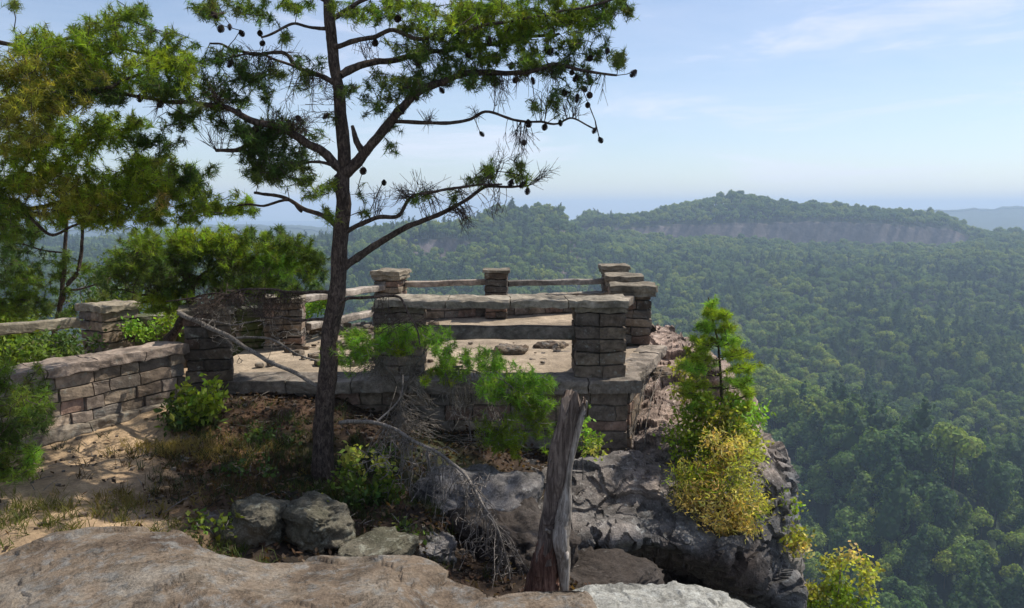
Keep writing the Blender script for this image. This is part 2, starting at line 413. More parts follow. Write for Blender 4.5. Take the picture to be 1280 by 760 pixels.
# long front coping and its lower rail
g = Geo(); slab_geo(g, (-1.52,8.22), (1.30,8.22), -1.085, -1.005, .60, 4, (.36,.31,.24), .012)
o = g.build('coping_slab', M_STONE); tag(o, 'long pale flat coping lying over the near piers', 'coping')
rail('stone_rail','lower stone rail between the two near piers', (-1.02,8.2,-1.40), (.72,8.2,-1.40), .17, .15, col=(.28,.24,.20))
rail('stone_rail','far rail between the capped pier and the middle pier', (-1.8,12.2,-1.27), (-.46,12.6,-1.27), .14, .10, col=(.42,.34,.27))
rail('stone_rail','far dark rail from the middle pier to the far right corner', (-.08,12.65,-1.30), (1.70,13.35,-1.33), .13, .10, col=(.26,.23,.20))
rail('stone_rail','rail between foremost and middle of the three close piers', (1.72,10.5,-1.30), (1.77,11.35,-1.30), .14, .10)
rail('stone_rail','rail between middle and rearmost of the three close piers', (1.79,11.86,-1.30), (1.85,13.2,-1.30), .14, .10)
rail('stone_rail','rail from the near corner pier to the wide capped pier over the cliff', (1.1,8.55,-1.25), (1.62,10.0,-1.25), .14, .12)
rail('stone_rail','upper pale rail crossing behind the big pine trunk', (-3.0,10.15,-1.27), (-2.15,12.0,-1.30), .17, .10, col=(.44,.38,.32))
rail('stone_rail','lower pale rail crossing behind the big pine trunk', (-2.9,10.2,-1.66), (-2.12,11.95,-1.68), .17, .10, col=(.44,.38,.32))
rail('stone_rail','mossy sunlit rail running off to the left from the two-toned pier', P(-90,420,7.6), P(96,403,8.75), .16, .12, col=(.44,.38,.28))
walled('parapet_wall','low shaded wall along the far edge under the far rails', [((-1.9,12.3),(1.95,13.5),-2.1,-1.60,.26,.12,.28)], cope=[((-1.85,12.3),(1.9,13.5),-1.60,-1.54,.32,7,(.33,.28,.22))])
walled('parapet_wall','sunlit brick wall with thick coping sloping down beside the sandy path', [((-3.62,7.72),(-5.85,3.9),-2.0,-1.53,.32,.105,.26,True,.012,1.35)],  # stone colour lightened to stand for stronger sun on this wall
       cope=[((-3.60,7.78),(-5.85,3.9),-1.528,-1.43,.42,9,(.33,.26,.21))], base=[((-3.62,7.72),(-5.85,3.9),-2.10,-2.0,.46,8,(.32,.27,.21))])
walled('parapet_wall','mossy low wall between the two-toned pier and the pier by the trunk', [((-4.8,9.1),(-3.4,9.95),-2.15,-1.42,.3,.13,.3)], m=M_MOSS,
       cope=[((-4.75,9.12),(-3.4,9.95),-1.42,-1.34,.38,4,(.26,.23,.18))])

# platform floor
def poly_slab(name, pts, z, th, m, col, res=.07, amp=.02):
    pts = np.array(pts); x0,y0 = pts.min(0); x1,y1 = pts.max(0)
    nx = int((x1-x0)/res); ny = int((y1-y0)/res); X,Y = np.meshgrid(np.linspace(x0,x1,nx), np.linspace(y0,y1,ny), indexing='ij')
    inside = np.zeros(X.shape,bool); k = len(pts)
    for i in range(k):
        a, b = pts[i], pts[(i+1)%k]
        with np.errstate(divide='ignore', invalid='ignore'):
            c = ((a[1]>Y)!=(b[1]>Y)) & (X < (b[0]-a[0])*(Y-a[1])/(b[1]-a[1]+1e-12)+a[0])
        inside ^= c
    Z = z+amp*fbm(np.stack([X*2,Y*2,X*0],-1),4,5)
    f = gridfaces(nx,ny); keep = inside.ravel()[f].all(1); f = f[keep]
    V = np.stack([X,Y,Z],-1).reshape(-1,3)
    return V, f
V, f = poly_slab('floor', [(-3.75,8.1),(1.3,8.1),(1.95,10.1),(2.1,13.5),(-2.0,12.3),(-3.6,10.1)], -1.90, .1, None, None)
cc = np.array((.35,.28,.205))[None]*(1+.3*fbm(V*1.5,4,3))[:,None]
dk = np.clip(fbm(V*2.3,4,13)-.25,0,1)[:,None]; cc = cc*(1-dk*.8)
tag(link_mesh('platform_floor', V, [f], M_GROUND, col=cc, smooth=True), kind='structure')

# ------------------------------------------------------------------ near ground
ctl = PL([(0,560,6.3),(100,530,6.9),(200,505,7.4),(0,620,5.2),(60,600,5.6),(150,570,6.2),(0,680,4.4),(120,660,4.7),(220,560,6.6),(240,640,5.1),(300,500,7.6),(300,560,6.6),
 (300,640,5.2),(405,600,6.35),(400,500,7.7),(480,520,7.7),(480,600,6.3),(400,680,4.9),(500,650,5.4),(580,545,7.8),(560,620,6.3),(600,700,5.3),(330,690,4.7),(680,570,7.8)])
extra = np.array([(-4,8.6,-2.0),(-5,8.2,-2.02),(-7,8,-2.1),(-6,10,-2.2),(-9,9,-2.5),(-4.5,9.6,-2.1),(-4.5,11,-2.6),(-6,12,-3.5),(-9,12,-4),(-3,11,-2.6),(-1,10,-2.4),(-1,13,-3.5),(-3,3.5,-2.3),(-6,4,-2.2),(-9,4,-2.3),
  (-8,6,-2.2),(-1,3.6,-2.7),(.6,4,-3),(.6,6,-3.2),(-1,4.4,-2.75),(-3.4,7.8,-2.08),(0,2,-2.8),(-3,1,-2.4),(-7,1,-2.4),(-5.9,5.8,-2.1),(-3,14,-6),(-8,14,-7)])
CT = np.concatenate([ctl, extra])
def ground_z(x, y):
    x = np.asarray(x,float); y = np.asarray(y,float)
    d2 = (x[...,None]-CT[:,0])**2+(y[...,None]-CT[:,1])**2+.05
    w_ = d2**-1.9; z = (w_*CT[:,2]).sum(-1)/w_.sum(-1)
    return z
def ground_full(x, y):
    p = np.stack([x,y,x*0],-1)
    return ground_z(x,y)+.05*fbm(p*1.3,5,2)+.018*fbm(p*7,3,8)
nx, ny = 280, 330
X,Y = np.meshgrid(np.linspace(-9.5,1.0,nx), np.linspace(.8,14,ny), indexing='ij')
Z = ground_full(X,Y)
under = (X>-3.2)&(Y>8.15); Z = np.where(under, np.minimum(Z,-2.35), Z)
V = np.stack([X,Y,Z],-1).reshape(-1,3)
def sandmask(x, y):
    n = .5*fbm(np.stack([x*1.1,y*1.1,x*0],-1),4,22)
    a = 1/(1+np.exp(((x+2.95)+.28*(y-6.3)+n)*7))
    return a
sm = sandmask(V[:,0],V[:,1])[:,None]; lit = np.clip(.5+fbm(V*1.7,4,40),0,1)[:,None]
hum = np.array((.026,.021,.016))*(1-lit)+np.array((.065,.043,.03))*lit
moss = np.clip(fbm(V*1.2,3,77)-.1,0,.7)[:,None]; hum = hum*(1-moss)+np.array((.05,.06,.025))*moss
sand = np.array((.40,.285,.175))*(1+.3*fbm(V*1.6,4,50)[:,None])
cc = sand*sm+hum*(1-sm)
edge = np.clip(1-np.abs(V[:,0]+2.6)/.7,0,1)[:,None]*np.clip(.6+fbm(V*2.1,3,90),0,1)[:,None]
cc = cc*(1-edge*.7)+np.array((.20,.105,.055))*edge*.7
tag(link_mesh('ground', V, [gridfaces(nx,ny)], M_GROUND, col=cc, smooth=True), kind='structure')

# ------------------------------------------------------------------ cliff promontory on the right
px_ = [540,600,660,720,785,835,885,930,965]
rows = [
 [(540,440,9.6),(600,440,9.6),(660,440,9.6),(720,440,9.6),(792,424,10.3),(825,413,10.9),(848,418,10.9),(860,432,10.4),(868,450,10.0)],
 [(540,556,8.2),(600,560,8.2),(660,562,8.2),(725,565,8.15),(793,500,8.9),(830,462,9.6),(862,470,9.3),(882,488,9.0),(895,505,8.8)],
 [(540,590,7.5),(600,585,7.6),(660,580,7.6),(722,575,7.7),(788,565,7.8),(838,545,8.0),(888,540,8.0),(930,555,7.9),(955,575,8.0)],
 [(540,630,6.8),(600,612,6.9),(660,596,7.0),(720,594,7.05),(780,588,7.15),(840,596,7.15),(900,600,7.2),(955,600,7.3),(990,612,7.5)],
 [(540,690,6.3),(600,665,6.55),(660,645,6.65),(720,640,6.7),(785,640,6.75),(850,645,6.75),(905,655,6.8),(957,665,6.9),(992,672,7.2)],
 [(540,740,6.1),(600,715,6.4),(660,694,6.4),(720,688,6.4),(790,680,6.4),(850,690,6.4),(905,710,6.5),(957,735,6.6),(1002,752,6.9)],
 [(540,790,6.3),(600,755,6.9),(660,722,7.5),(720,708,7.7),(785,702,7.8),(845,716,7.8),(900,742,7.7),(950,765,7.1),(1000,780,7.4)],
 [(540,900,6.6),(600,900,6.7),(660,880,6.9),(720,860,7.1),(785,850,7.2),(845,860,7.3),(900,880,7.4),(950,880,7.6),(1000,880,7.9)],
]
G = np.array([[P(*q) for q in r] for r in rows])
deep = G[-1].copy(); deep[:,2] -= 9; deep[:,1] -= .5; deep[:,0] *= 1.15
G = np.concatenate([G, deep[None]])
# columns that carry the rock round the valley side and behind the platform
def wrapcol(dx, y, zs): return np.array([[dx+a, y, z] for a, z in zs])
zz = G[:,-1,2]
c1 = np.stack([np.array([2.5,2.75,3.0,3.25,3.4,3.45,3.5,3.6,4.2]), np.full(9,9.6), np.array([-1.95,-2.0,-2.3,-2.8,-3.4,-4.2,-5,-6,-14])],1)
c2 = np.stack([np.array([2.3,2.5,2.6,2.8,3.0,3.1,3.2,3.3,4.0]), np.array([12.,12.2,12.4,12.5,12.6,12.7,12.8,13,14]), np.array([-2.0,-2.1,-2.3,-2.8,-3.4,-4.2,-5,-6,-14])],1)
c3 = np.stack([np.full(9,1.6), np.array([13.4,13.9,14.1,14.2,14.3,14.4,14.6,14.8,16]), np.array([-2.05,-2.15,-2.4,-2.8,-3.4,-4.2,-5,-6,-14])],1)
c4 = c3.copy(); c4[:,0] = -2
c5 = c3.copy(); c5[:,0] = -9; c5[:,1] -= .8; c5[:,2] -= .6
G = np.concatenate([G, c1[:,None],c2[:,None],c3[:,None],c4[:,None],c5[:,None]], 1)
g = patch(G, 360, 460)
g = displace(g, .06, 1.5, 7, 4, .0, .085)
V = g.reshape(-1,3)
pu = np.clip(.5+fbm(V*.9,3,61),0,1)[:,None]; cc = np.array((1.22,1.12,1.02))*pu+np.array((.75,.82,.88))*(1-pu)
overhang_shade=np.clip((-2.98-V[:,2]+.1*fbm(V*2,3,8))*5,0,1)[:,None]*np.clip((2.75-V[:,0])*2,0,1)[:,None]; cc=cc*(1-overhang_shade)+np.array((.36,.30,.27))*overhang_shade  # shade of the overhang painted into the rock colour below the lip
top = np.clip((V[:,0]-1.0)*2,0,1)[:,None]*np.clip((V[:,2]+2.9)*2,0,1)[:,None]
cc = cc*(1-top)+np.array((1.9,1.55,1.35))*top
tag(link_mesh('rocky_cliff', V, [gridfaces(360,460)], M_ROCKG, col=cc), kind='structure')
# top surface beneath/around the platform so nothing is open
V = np.array([(-9,8.3,-2.5),(2.4,8.3,-2.5),(2.4,13.6,-2.4),(-9,13.6,-2.6)])

# ------------------------------------------------------------------ foreground rocks
def rock_patch(name, rows, n, m, mt, label, amp=.03, sc_=2.2, blocky=0., seed=0, cat='rock', group=None):
    G = np.array(rows); g = displace(patch(G,n,m), amp, sc_, 7, seed, 0, facet=blocky*1.3)
    off = g.reshape(-1,3).mean(0)
    o = link_mesh(name, g.reshape(-1,3)-off, [gridfaces(n,m)], mt, col=np.ones((n*m,3)), smooth=True); o.location = tuple(off)
    return tag(o, label, cat, group)
edge = [(-260,712,4.2),(-120,706,4.3),(-40,695,4.3),(20,684,4.3),(80,671,4.35),(150,665,4.35),(215,668,4.3),(250,684,4.15),(300,696,4.1),(360,702,4.05),(420,700,4.05),(480,696,4.0),(530,704,3.95),(570,724,3.8),(598,744,3.65),(612,760,3.5)]
r0 = []; r1 = []; r2 = []; r3 = []; r4 = []; r5 = []
for (a,b,d) in edge:
    q = P(a,b,d); u = a
    r0.append(q+np.array([.0,.05,-.9])); r05 = q+np.array([0,.10,-.30]); r1.append(q+np.array([0,.07,-.10])) ; r2.append(q)
    s = 1 if a < 560 else .6
    r3.append(P(a-(0 if a<520 else 25), b+44, d-.55*s)); r4.append(P(a-(0 if a<520 else 45), b+110, d-1.1*s)); r5.append(np.array([q[0]*.62, 1.4, -1.72]))
bk = [p*np.array([1,1,1])+np.array([0,-1.6,-.15]) for p in r5]
rows = [r0,[p+np.array([0,.03,-.35]) for p in r1],r1,r2,r3,r4,r5,bk]
rock_patch('flat_boulder', rows, 150, 420, M_ROCKT, 'broad tan flat-topped boulder across the bottom of the view', .028, 1.9, .012, 5)
e2 = [(640,792,3.3),(690,765,3.42),(718,744,3.5),(750,735,3.52),(800,733,3.52),(850,736,3.5),(900,744,3.42),(940,758,3.3),(975,785,3.1)]
def slabrows(e, dd=(0,-.3,-.8), drop=.5):
    q = [P(*t) for t in e]; o = []
    o.append([p+np.array([0,.1,-drop]) for p in q]); o.append([p+np.array([0,.04,-.06]) for p in q]); o.append(q)
    o.append([p+np.array([0,-.28,.03]) for p in q]); o.append([p+np.array([-.03,-.75,.05]) for p in q]); o.append([p+np.array([-.05,-1.0,-.1]) for p in q]); o.append([p+np.array([-.05,-1.1,-.7]) for p in q])
    return o
rock_patch('flat_boulder', slabrows(e2), 120, 260, M_ROCKP, 'pale gritty grey flat rock at the foot of the snag, right side', .022, 4.5, .01, 15)
e3 = [(585,772,3.3),(602,756,3.36),(625,749,3.4),(660,744,3.45),(700,740,3.48),(728,742,3.45),(742,752,3.4),(750,775,3.3)]
rock_patch('flat_boulder', slabrows(e3), 90, 150, M_ROCKT, 'small tan flat rock between the broad boulder and pale gritty rock', .018, 4, .008, 25)

def boulder(label, c, r, mt, seed=0, sq=.7, sub=6, amp=.25):
    import bmesh
    bm = bmesh.new(); bmesh.ops.create_icosphere(bm, subdivisions=sub, radius=1)
    v = np.array([x.co[:] for x in bm.verts]); f = np.array([[q.index for q in x.verts] for x in bm.faces]); bm.free()
    v = np.sign(v)*np.abs(v)**sq; v /= (np.abs(v)**4).sum(1,keepdims=True)**.25
    q_=np.floor(v*2.1+.5*fbm(v*2,2,seed+3)[:,None]+seed).astype(np.int64)
    d = 1+amp*fbm(v*1.2+seed*7.1,2,seed)+.05*fbm(v*4+seed,6,seed+5,.6)+facets(v+.03*fbm(v*3,3,4)[:,None],1.3,seed,.07)+facets(v,3.5,seed,.025)
    v = v*d[:,None]*np.array(r)
    a = seed*1.3; v = np.stack([v[:,0]*math.cos(a)-v[:,1]*math.sin(a), v[:,0]*math.sin(a)+v[:,1]*math.cos(a), v[:,2]],1)
    o = link_mesh('boulder', v, [f], mt, col=np.ones((len(v),3)), smooth=True); o.location = tuple(c)
    return tag(o, label, 'boulder')
boulder('round mossy boulder in shade below the pine, left one of a pair', P(328,658,4.95), (.22,.2,.19), M_ROCKM, 1)
boulder('squat mossy boulder with pale top directly below the pine trunk', P(396,652,5.0), (.23,.2,.16), M_ROCKM, 2)
boulder('big dark grey boulder under the drooping dead bough', P(588,655,6.1), (.42,.4,.42), M_ROCKG, 3, .6, 6, .3)
boulder('low grey stone half buried in front of the drooping dead bough', P(545,690,5.2), (.16,.15,.12), M_ROCKG, 4)
boulder('small flat brown stone in leaf litter by the sandy path', P(258,655,5.0), (.16,.12,.06), M_ROCKT, 6)
boulder('long low mossy stone behind the broad boulder', P(470,692,4.8), (.26,.16,.10), M_ROCKM, 8)
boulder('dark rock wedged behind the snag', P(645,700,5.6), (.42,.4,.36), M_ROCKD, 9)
boulder('dark fractured rock filling the hollow right of the snag', P(740,735,5.6), (.45,.4,.22), M_ROCKD, 19)  # added to fill the hollow, its shade put into the dark colour
boulder('pale weathered block on the cliff beside the corner pier', P(828,470,9.4), (.16,.2,.10), M_ROCKT, 11)
for k,(a,b,d,s) in enumerate([(640,448,9.6,.16),(690,446,9.9,.2),(672,460,9.1,.1)]):
    boulder(['reddish rough rock on the platform floor below the lower rail','larger jagged rock on the platform floor next to the corner pier','small stone on the platform floor in front of two bigger rocks'][k], P(a,b,d)+np.array([0,0,s*.3]), (s*1.2,s,s*.75), M_ROCKT, 12+k)

g=Geo()
for q in range(150):
    x=rng.normal(-2.2,.7) if q%3 else rng.uniform(-3,1.2); y=rng.uniform(8.6,12.0); s_=rng.uniform(.02,.07)*(1.3 if q%3 else .6)
    if x<-3.3: continue
    rough_stone(g,x,y,-1.89+s_*.3,s_*1.8,s_*1.3,s_,rng.uniform(0,3),(1,1,1),4,s_*.15,.5)
tag(g.build('rubble',M_ROCKT,smooth=True),kind='stuff')
# ------------------------------------------------------------------ plants: wood and leaves
def tube(geo, pts, r0, r1, sides=8, n=None, wob=.0, col=(1,1,1), seed=0, power=1., knob=0., flare=0.):
    pts = np.asarray(pts,float)
    if n is None: n = max(2, int(np.linalg.norm(np.diff(pts,axis=0),axis=1).sum()/.06)+1)
    c = cr_resample(pts, n) if len(pts) > 2 else pts[:1]*(1-np.linspace(0,1,n)[:,None])+pts[1:]*np.linspace(0,1,n)[:,None]
    if wob: c = c+wob*np.stack([vnoise(c*5,seed),vnoise(c*5,seed+1),vnoise(c*5,seed+2)],1)
    t = np.gradient(c,axis=0); t /= np.linalg.norm(t,axis=1,keepdims=True)+1e-9
    up = np.where(np.abs(t[:,2:3])<.9, np.array([[0,0,1.]]), np.array([[1.,0,0]]))
    a = np.cross(t,up); a /= np.linalg.norm(a,axis=1,keepdims=True); b = np.cross(t,a)
    r = r0+(r1-r0)*np.linspace(0,1,n)**power
    if flare: r = r*(1+flare*np.exp(-np.linspace(0,1,n)*28))
    th = np.linspace(0,2*np.pi,sides+1)[:-1]
    v = c[:,None]+r[:,None,None]*(np.cos(th)[None,:,None]*a[:,None]+np.sin(th)[None,:,None]*b[:,None])
    if knob: v = c[:,None]+(v-c[:,None])*(1+knob*fbm(v*6/ max(r0*8,.2),3,seed)[...,None])
    i = np.arange(n-1)[:,None]*sides; j = np.arange(sides)[None]
    p = (i+j).ravel(); q = (i+(j+1)%sides).ravel()
    geo.add(v.reshape(-1,3), [np.stack([p,q,q+sides,p+sides],1), (np.arange(sides)+(n-1)*sides)[None]], col)
    return c
def segs_tubes(geo, A, B, ra, rb, sides=3):
    """many thin twigs at once"""
    A=np.asarray(A);B=np.asarray(B); n=len(A)
    if n == 0: return
    t=B-A; t=t/(np.linalg.norm(t,axis=1,keepdims=True)+1e-9)
    up=np.where(np.abs(t[:,2:3])<.9,np.array([[0,0,1.]]),np.array([[1.,0,0]])); a=np.cross(t,up); a/=np.linalg.norm(a,axis=1,keepdims=True); b=np.cross(t,a)
    th=np.linspace(0,2*np.pi,sides+1)[:-1]; ring=np.cos(th)[None,:,None]*a[:,None]+np.sin(th)[None,:,None]*b[:,None]
    v=np.concatenate([A[:,None]+ring*np.asarray(ra).reshape(-1,1,1),B[:,None]+ring*np.asarray(rb).reshape(-1,1,1)],1).reshape(-1,3)
    base=np.arange(n)[:,None]*2*sides; j=np.arange(sides)[None]
    p=(base+j).ravel(); q=(base+(j+1)%sides).ravel()
    geo.add(v,[np.stack([p,q,q+sides,p+sides],1)])
def unit(v): return v/(np.linalg.norm(v,axis=-1,keepdims=True)+1e-9)
def blob_points(blobs):
    """blobs: (px,py,rx,ry,depth,ddepth,count[,tint]) ellipses in which needle tufts sit"""
    out=[]; tint=[]
    for bl in blobs:
        px,py,rx,ry,d,dd,n = bl[:7]; tn = bl[7] if len(bl)>7 else 0
        # clumpy: pick sub-centres, then scatter round them
        k = max(2,int(n/9)); ang=rng.uniform(0,2*np.pi,k); rr=np.sqrt(rng.uniform(0,1,k))
        cx=px+rx*rr*np.cos(ang); cy2=py+ry*rr*np.sin(ang); cd=d+rng.normal(0,1,k)*dd*.6
        idx=rng.integers(0,k,n); s=min(rx,ry)
        for i in idx:
            out.append(P(cx[i]+rng.normal()*min(9,s*.3), cy2[i]+rng.normal()*min(6,s*.25), cd[i]+rng.normal()*.07)); tint.append(tn)
    return np.array(out), np.array(tint)
def grow(nodes, targets, maxseg=.16, sag=.1):
    """connect every target to the nearest bit of wood, nearest first, so twigs fork like twigs; returns segments and end directions"""
    nodes=np.asarray(nodes,float); cap=len(nodes)+len(targets)*10
    N_=np.empty((cap,3)); N_[:len(nodes)]=nodes; n=len(nodes)
    T=np.asarray(targets); d0=np.full(len(T),1e9)
    for i in range(0,len(nodes),200): 
        d0=np.minimum(d0, np.linalg.norm(T[:,None]-nodes[None,i:i+200],axis=2).min(1))
    order=np.argsort(d0); A=[];B=[];dirs=np.zeros((len(T),3)); size=[]
    for ti in order:
        t=T[ti]; dd=((N_[:n]-t)**2).sum(1); j=dd.argmin(); a=N_[j].copy(); L=math.sqrt(dd[j])
        k=max(1,int(L/maxseg)+1); k=min(k,8); prev=a
        for q in range(1,k+1):
            f=q/k; p=a*(1-f)+t*f
            if q<k: p=p+rng.normal(0,.018,3)*min(1,L*2)
            p[2]-=sag*L*f*(1-f)
            A.append(prev);B.append(p.copy()); size.append(L); 
            if n<cap: N_[n]=p; n+=1
            prev=p
        dirs[ti]=unit(B[-1]-A[-1])
    return np.array(A),np.array(B),dirs,np.array(size)
def needles(geo, pos, dirs, cols, K=26, L=.06, w=.0022, spread=.75, back=.09):
    n=len(pos); up=np.array([0,0,.45]); ax=unit(dirs+up+rng.normal(0,.25,(n,3)))
    s=rng.uniform(0,1,(n,K,1)); base=pos[:,None]-ax[:,None]*back*s
    d=unit(ax[:,None]*(1-spread*.6)+rng.normal(0,1,(n,K,3))*spread*.75)
    ln=L*rng.uniform(.7,1.15,(n,K,1)); tip=base+d*ln
    tip[...,2]-=.1*ln[...,0]
    side=unit(np.cross(d,rng.normal(0,1,(n,K,3))))*w
    v=np.stack([base-side,base+side,tip],2).reshape(-1,3)
    c=np.repeat((cols[:,None]*rng.uniform(.75,1.3,(n,K,1))),3,axis=1).reshape(-1,3) if False else np.repeat((cols[:,None]*rng.uniform(.75,1.3,(n,K,1))).reshape(-1,3),3,axis=0)
    geo.add(v,[np.arange(n*K*3).reshape(-1,3)],c)
def leaves(geo, pos, cols, K=6, L=.05, w=.022, spread=.06, upb=.4):
    n=len(pos); base=pos[:,None]+rng.normal(0,spread,(n,K,3)); d=unit(rng.normal(0,1,(n,K,3))+np.array([0,0,-.1]))
    nrm=unit(rng.normal(0,.6,(n,K,3))+np.array([0,0,upb])); s=unit(np.cross(d,nrm)); ln=L*rng.uniform(.6,1.2,(n,K,1)); ww=w*ln/L
    a=base; b=base+d*ln*.5+s*ww-nrm*0; c2=base+d*ln-nrm*ln*.12; e=base+d*ln*.5-s*ww; m=base+d*ln*.5-nrm*ln*.10
    v=np.stack([a,b,c2,e,m],2).reshape(-1,3); i=np.arange(n*K)*5
    f=np.concatenate([np.stack([i,i+1,i+4],1),np.stack([i+1,i+2,i+4],1),np.stack([i+2,i+3,i+4],1),np.stack([i+3,i,i+4],1)])
    c=np.repeat((cols[:,None]*rng.uniform(.7,1.3,(n,K,1))).reshape(-1,3),5,axis=0)
    geo.add(v,[f],c)
GREENS = {0:(.11,.165,.028), 1:(.15,.21,.03), 2:(.20,.27,.03), 3:(.25,.25,.05), 4:(.065,.105,.03), 5:(.19,.32,.05), 6:(.30,.24,.06), 7:(.52,.42,.15), 8:(.34,.35,.08), 9:(.10,.135,.035)}
def tcols(tint):
    c=np.array([GREENS[int(t)] for t in tint]); n=len(c)
    return c*1.12*rng.uniform(.55,1.45,(n,1))*(1+rng.normal(0,.08,(n,3)))
def sample_limbs(cs, step=1): return np.concatenate([c[::step] for c in cs])

def pine(name, label, trunk, limbs, blobs, root, cat='tree', K=26, L=.06, group=None, bark=None, twig=.0030, limb_parts=True, w=.0022, maxseg=.16, spread=.75, dead=None, cones=None, leafy=None):
    t = thing(name, label, cat, root, group); bark = bark or M_BARK; allc=[]
    if trunk is not None:
        g=Geo(); c=tube(g, trunk[0], trunk[1], trunk[2], 14, n=max(20,len(trunk[0])*12), wob=.015, knob=.14, power=.72, flare=.35); g.build('trunk', bark, t, True, root); allc.append(c)
    for lp in limbs:
        pts_=np.array(lp[0],float).copy()
        if allc:
            W=np.concatenate(allc); dd_=np.linalg.norm(W-pts_[0],axis=1); pts_[0]=W[dd_.argmin()] if dd_.min()<.6 else pts_[0]
        g=Geo(); c=tube(g, pts_, lp[1], lp[2], 8, n=max(10,len(lp[0])*9), wob=.05, seed=len(allc), knob=.15, power=.8); g.build('limb', bark, t, True, root); allc.append(c)
    nodes=np.concatenate(allc)
    T,tint=blob_points(blobs); nT=len(T)
    if cones is not None: T=np.concatenate([T,cones])
    A,B,dirs,size=grow(nodes,T,maxseg)
    T=T[:nT]; dirs=dirs[:nT]
    g=Geo(); r=np.clip(twig*(1+size*3),twig,.012); segs_tubes(g,A,B,r,r*.8)
    if dead is not None:
        D_,_=blob_points(dead); A2=[];B2=[];ra=[]
        for q in D_:
            dd=np.linalg.norm(nodes-q,axis=1); j=dd.argmin(); L_=dd[j]
            if L_>.75: continue
            p0=nodes[j]; dv=q-p0; prev=p0; bend=rng.normal(0,.12,3)*L_
            for k in range(1,5):
                f=k/4; p=p0+dv*f+bend*f*(1-f)*2; A2.append(prev);B2.append(p);ra.append(twig*(1.5-f*.8))
                for _ in range(rng.integers(0,3)):
                    u_=unit(unit(dv)+rng.normal(0,.55,3))*rng.uniform(.05,.16); A2.append(p);B2.append(p+u_);ra.append(twig*.75)
                    if rng.uniform()<.4: A2.append(p+u_*.5);B2.append(p+u_*.5+unit(u_+rng.normal(0,.05,3))*.06);ra.append(twig*.6)
                prev=p
        if len(A2): segs_tubes(g,A2,B2,ra,np.array(ra)*.6)
    g.build('twigs', bark, t, False, root)['kind']='stuff'
    g=Geo()
    if leafy: leaves(g,T,tcols(tint),**leafy)
    else: needles(g,T,dirs,tcols(tint),K,L,w,spread)
    o=g.build('crown', M_LEAF if leafy else M_NEEDLE, t, False, root); 
    return t,T,(A,B)

# ---- the big pine
D=6.4
root=P(405,604,D)
trunkp=PL([(403,640,D),(405,600,D),(404,540,D),(409,470,D),(417,400,D),(423,330,D),(428,260,D),(430,200,D),(425,130,D),(417,70,D),(410,0,D),(405,-130,D+.1),(402,-300,D+.2),(400,-480,D+.3)])
def LM(pts,w0,w1,d=D,dd=0.):
    n=len(pts); return (PL([(a,b,d+dd*i/(n-1)) for i,(a,b) in enumerate(pts)]), w0*d/F/2*.85, w1*d/F/2*.8)
limbs=[LM([(430,338),(470,305),(520,280),(570,255),(612,238),(660,232)],13,3,dd=.3),
 LM([(431,300),(460,275),(500,262),(540,243),(590,231),(625,233)],8,2.5,dd=-.5),
 LM([(432,228),(448,203),(462,182),(500,140),(530,112),(580,95),(640,92),(690,85),(730,92),(770,98)],19,3,dd=-.2),
 LM([(456,186),(447,172),(441,160)],12,5),
 LM([(495,150),(560,151),(610,145),(660,150),(715,148),(744,160)],6,2.5,dd=.3),
 LM([(428,96),(460,82),(520,68),(590,60),(650,48),(700,40)],12,4,dd=.4),
 LM([(420,56),(450,46),(500,42),(560,45),(620,28),(690,15),(770,3)],8,3,dd=-.4),
 LM([(415,20),(460,-5),(540,-20),(640,-30),(740,-20)],8,3,dd=.2),
 LM([(428,214),(400,190),(360,170),(325,155),(290,140),(250,135),(200,125),(150,115),(110,118)],15,3,dd=-.5),
 LM([(325,155),(312,176),(294,186),(268,188)],10,5),
 LM([(425,291),(390,265),(350,245),(322,238)],9,4,dd=.2),
 LM([(375,258),(330,252),(290,258),(255,270)],5,2,dd=.5),
 LM([(421,106),(390,90),(350,70),(310,60),(262,60)],9,3,dd=.3),
 LM([(360,75),(320,70),(275,74)],5,2,dd=-.1),
 LM([(415,35),(375,32),(325,39)],6,3,dd=-.3),
 LM([(418,4),(380,-15),(330,-30),(260,-25),(200,-30)],8,3,dd=.2),
 LM([(428,210),(398,208),(365,204)],6,3,dd=-.2),
 LM([(418,372),(380,366),(330,364),(270,368),(215,372)],6,2,dd=.4),
 LM([(416,402),(380,396),(330,400)],6,2,dd=-.3),
 LM([(418,378),(455,374),(492,376),(512,400),(522,430)],6,2,dd=-.5),
 (np.array([P(404,-150,D),(-.6,7.4,3.1),(.8,8.4,3.2),(2.4,9.0,3.2),(3.3,9.3,3.3)]),.05,.015),  # unseen upper limbs from here on, stretched out to carry the shading crown
 (np.array([P(404,-250,D),(-.4,7.0,3.9),(1.2,7.8,3.8),(2.6,8.2,3.7)]),.05,.015),
 (np.array([P(404,-60,D),(-1.2,7.6,2.9),(-.2,9.0,3.2),(.6,10.0,3.3)]),.045,.015),
]
b=[]
def B_(px,py,rx,ry,n,t=0,d=D,dd=.35): b.append((px,py,rx,ry,d,dd,n,t))
